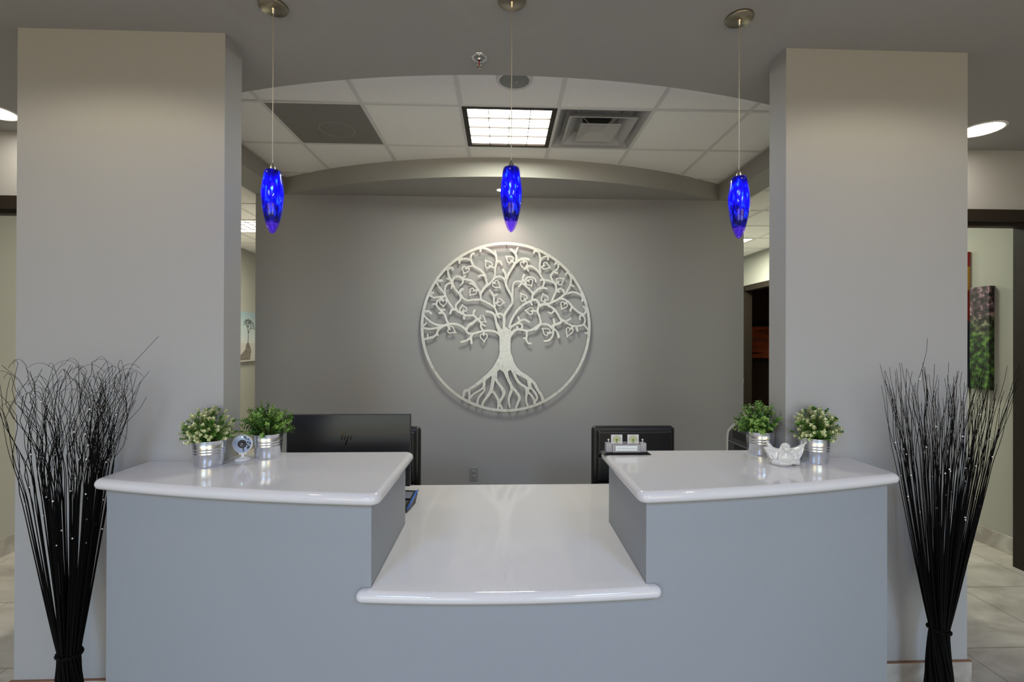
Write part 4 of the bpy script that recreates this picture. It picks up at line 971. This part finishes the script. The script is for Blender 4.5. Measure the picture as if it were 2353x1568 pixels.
fo = empty('canvas_print', (3.864, 3.66, CZ-.366), 0, 'tall narrow canvas of a dark green forest with pink blossom by the right doorway', 'picture')
fm_ = mat('forest print', (.03, .08, .02), .45)
nt = fm_.node_tree; B_ = nt.nodes['Principled BSDF']; tc = nt.nodes.new('ShaderNodeTexCoord'); n1 = nt.nodes.new('ShaderNodeTexNoise'); n1.inputs['Scale'].default_value = 26; n1.inputs['Detail'].default_value = 8
r1 = nt.nodes.new('ShaderNodeValToRGB'); r2_ = nt.nodes.new('ShaderNodeValToRGB'); n2 = nt.nodes.new('ShaderNodeTexNoise'); n2.inputs['Scale'].default_value = 5; n2.inputs['Detail'].default_value = 4
for r_, cs in ((r1, [(.40, (.006, .008, .004)), (.55, (.035, .10, .015)), (.68, (.14, .26, .05))]), (r2_, [(.40, (.01, .008, .008)), (.55, (.08, .045, .06)), (.68, (.42, .26, .30))])):
    e = r_.color_ramp.elements; e[0].position, e[0].color = cs[0][0], (*cs[0][1], 1); e[1].position, e[1].color = cs[2][0], (*cs[2][1], 1); e.new(cs[1][0]).color = (*cs[1][1], 1)
sx_ = nt.nodes.new('ShaderNodeSeparateXYZ'); mr = nt.nodes.new('ShaderNodeMapRange'); mr.inputs[1].default_value = .42; mr.inputs[2].default_value = .62; ad = nt.nodes.new('ShaderNodeMath'); ad.operation = 'MULTIPLY_ADD'; ad.inputs[1].default_value = .35
mx = nt.nodes.new('ShaderNodeMix'); mx.data_type = 'RGBA'
L = nt.links.new
L(tc.outputs['Object'], n1.inputs[0]); L(tc.outputs['Object'], n2.inputs[0]); L(tc.outputs['Object'], sx_.inputs[0]); L(n1.outputs[0], r1.inputs[0]); L(n1.outputs[0], r2_.inputs[0])
L(n2.outputs[0], ad.inputs[0]); L(sx_.outputs[2], ad.inputs[2]); L(ad.outputs[0], mr.inputs[0]); mr.inputs[1].default_value = .60; mr.inputs[2].default_value = .78
L(mr.outputs[0], mx.inputs[0]); L(r1.outputs[0], mx.inputs[6]); L(r2_.outputs[0], mx.inputs[7]); L(mx.outputs[2], B_.inputs['Base Color'])
MB().box(-.045, -.0005, -.088, .066, 0, .822).build('canvas', fm_, fo, bevel=.002)
ca = empty('canvas_print', (3.864, 3.95, CZ-.362), 0, 'colour block canvas in red, yellow and dark blue behind the forest canvas', 'picture')
for nm, za, zb, c_ in (('blue_block', 0, .548, (.035, .035, .09)), ('red_block', .549, .80, (.42, .035, .03)), ('yellow_block', .801, 1.00, (.62, .33, .06)), ('red_block', 1.001, 1.12, (.42, .035, .03))):
    sl = .02 if zb < 1.1 else 0; sa = .02 if za > .6 else 0
    v = [(x, y, z) for x in (-.025, -.0005) for y, z in ((-.185, za), (.25, za+sa*3), (.25, zb+sl*3), (-.185, zb))]
    MB().add(v, [(0, 1, 2, 3), (7, 6, 5, 4), (0, 4, 5, 1), (1, 5, 6, 2), (2, 6, 7, 3), (3, 7, 4, 0)]).build(nm, mat(nm.replace('_', ' '), c_, .6), ca)
# framed sunset picture in the dark room
fp = empty('framed_picture', (4.62, 8.5, 1.25), 0, 'black framed dark red sunset picture seen through the right corridor doorway', 'picture')
b = MB().box(-.42, .42, -.03, 0, 0, .07).box(-.42, .42, -.03, 0, .65, .72).box(-.42, -.35, -.03, 0, .07, .65).box(.35, .42, -.03, 0, .07, .65); b.build('frame', M['matte_black'], fp)
sm2 = mat('sunset print', (.5, .1, .03), .5); noisecol(sm2, [(.10, .03, .02), (.75, .15, .05), (.30, .10, .05)], 3, 3, .5, (.4, 1, 3))
MB().box(-.35, .35, -.015, -.001, .07, .65).build('print', sm2, fp)
# door knob glint on the dark doorway
hk = empty('door_handle', (XRW-.02, DW1-.035, 1.02), 0, 'small chrome strike plate on the dark doorway frame', 'door hardware')
MB().box(-.004, -.0002, -.012, .012, -.03, .03).build('plate', M['steel'], hk)
MB().lathe([(.009, -.0205), (.011, -.0125), (.006, -.0045)], 16, (0, 0, 0), 'x', cap=True).build('latch', M['steel'], hk)

# ------------------------------------------------------------ bundles of black twigs
def bundle(x, y, zp, label, seed, lim, topw, curly, spreadc=(0, 0)):
    rr_ = random.Random(seed)
    t = empty('twig_bundle', (x, y, 0), 0, label, 'twig bundle', 'black twig bundles beside the desk')
    n_ = 150; rest = MB(); bulbs = []
    for i in range(n_):
        a = rr_.uniform(0, 2*math.pi); q = math.sqrt(rr_.random())*.9+.1
        ca_, sa_ = math.cos(a)*q, math.sin(a)*q
        top = (rr_.uniform(1.36, 1.52) if rr_.random() < .8 else rr_.uniform(1.2, 1.4)) if i else 1.62
        kind = rr_.random()
        zb = .004; pts = []; rad = []
        ph = rr_.uniform(0, 6.28); fr_ = rr_.uniform(3, 6); amp = rr_.uniform(.004, .018)*(1.7 if curly else .9)
        bend = rr_.uniform(-1, 1)*(.10 if curly else .05); bend2 = rr_.uniform(-.5, .5)*.06
        K = 30
        tw = rr_.uniform(-.5, .5)+1.2; lf = rr_.uniform(.80, 1.0)
        for k in range(K+1):
            s = k/K; z = zb+(top-zb)*s
            if z < zp:
                u = 1-z/zp; rr0 = .032+.030*u; aa = tw*u*1.3; cx_ = (ca_*math.cos(aa)-sa_*math.sin(aa))*rr0; cy__ = (sa_*math.cos(aa)+ca_*math.sin(aa))*rr0
            else:
                u = (z-zp)/(1.5-zp); xt = ca_*topw+spreadc[0]; al = xt-ca_*.032; be = 0
                if lim and lim[0]*(ca_*.032+al*.66) > lim[1]: a2 = lim[0]*(lim[1]*lf-.02)/.66; be = al-a2; al = a2
                cx_ = ca_*.032+al*u**.93+be*u**6; cy__ = sa_*(.032+(.135-.032)*u)
            w_ = max(0, (z-.98)/.5)
            wig = min(1, w_*1.4)
            if lim and lim[0]*cx_ > lim[1]-.03 and z < 1.14: wig *= .15
            cx_ += wig*amp*math.sin(fr_*w_*2.2+ph)+(bend*w_**2 if not (lim and lim[0]*bend > 0 and z < 1.16 and lim[0]*cx_ > .07) else 0); cy__ += wig*amp*.6*math.cos(fr_*w_*2+ph)+bend2*w_**2
            X = cx_
            if lim and lim[0]*X > lim[1]+.004 and z < 1.15: X = lim[0]*(lim[1]+.004)
            cy__ = max(-.20, min(.165, cy__))
            pts.append((X, cy__, z)); rad.append(.0033*(1-s)**1.25+.00062)
        # curl at the top
        if curly and kind < .38:
            d = rr_.choice((-1, 1)); x_, y_, z_ = pts[-1]
            cl = rr_.uniform(.5, 1.2)
            for k in range(1, 7): pts.append((x_+d*.014*k*cl, max(-.2, min(.165, y_+.004*k)), z_+(.016*k-.0030*k*k)*cl)); rad.append(.00062)
            if lim: pts = [(min(p[0]*lim[0], lim[1]+.10)*lim[0] if p[0]*lim[0] > lim[1]+.10 else p[0], p[1], p[2]) for p in pts]
        if i < 100: MB().tube(pts, rad, 4, cap=False).build('twig', M['twig'], t, fix=False)
        else: rest.tube(pts, rad, 4, cap=False)
        if i % 3 == 0: k = rr_.randint(19, 27); bulbs.append((pts[k], rad[k]))
    rest.build('fine_twigs', M['twig'], t, fix=False)['kind'] = 'stuff'
    for p, r_ in bulbs:
        MB().ball((p[0]+.002, p[1]-.002, p[2]), .0031, 8, 6).build('fairy_bulb', M['pearl'], t, fix=False)
    b_ = MB()
    for q in (0, 1):
        b_.tube([((.036+.003*math.cos(9*a+q*math.pi))*math.cos(a), (.036+.003*math.cos(9*a+q*math.pi))*math.sin(a), zp+.0035*math.sin(9*a+q*math.pi)-.004*math.cos(a)) for a in [2*math.pi*k/72 for k in range(73)]], .0038, 6, cap=False)
    b_.ball((.0, -.040, zp), .008, 10, 8); b_.build('rope_tie', M['twig'], t, fix=False)
bundle(-1.632, 1.855, .415, 'curly black twig bundle standing left of the desk', 21, (1, .108), .255, True)
bundle(1.812, 1.895, .418, 'straight black twig bundle standing right of the desk', 33, (-1, .225), .285, False, (.03, 0))
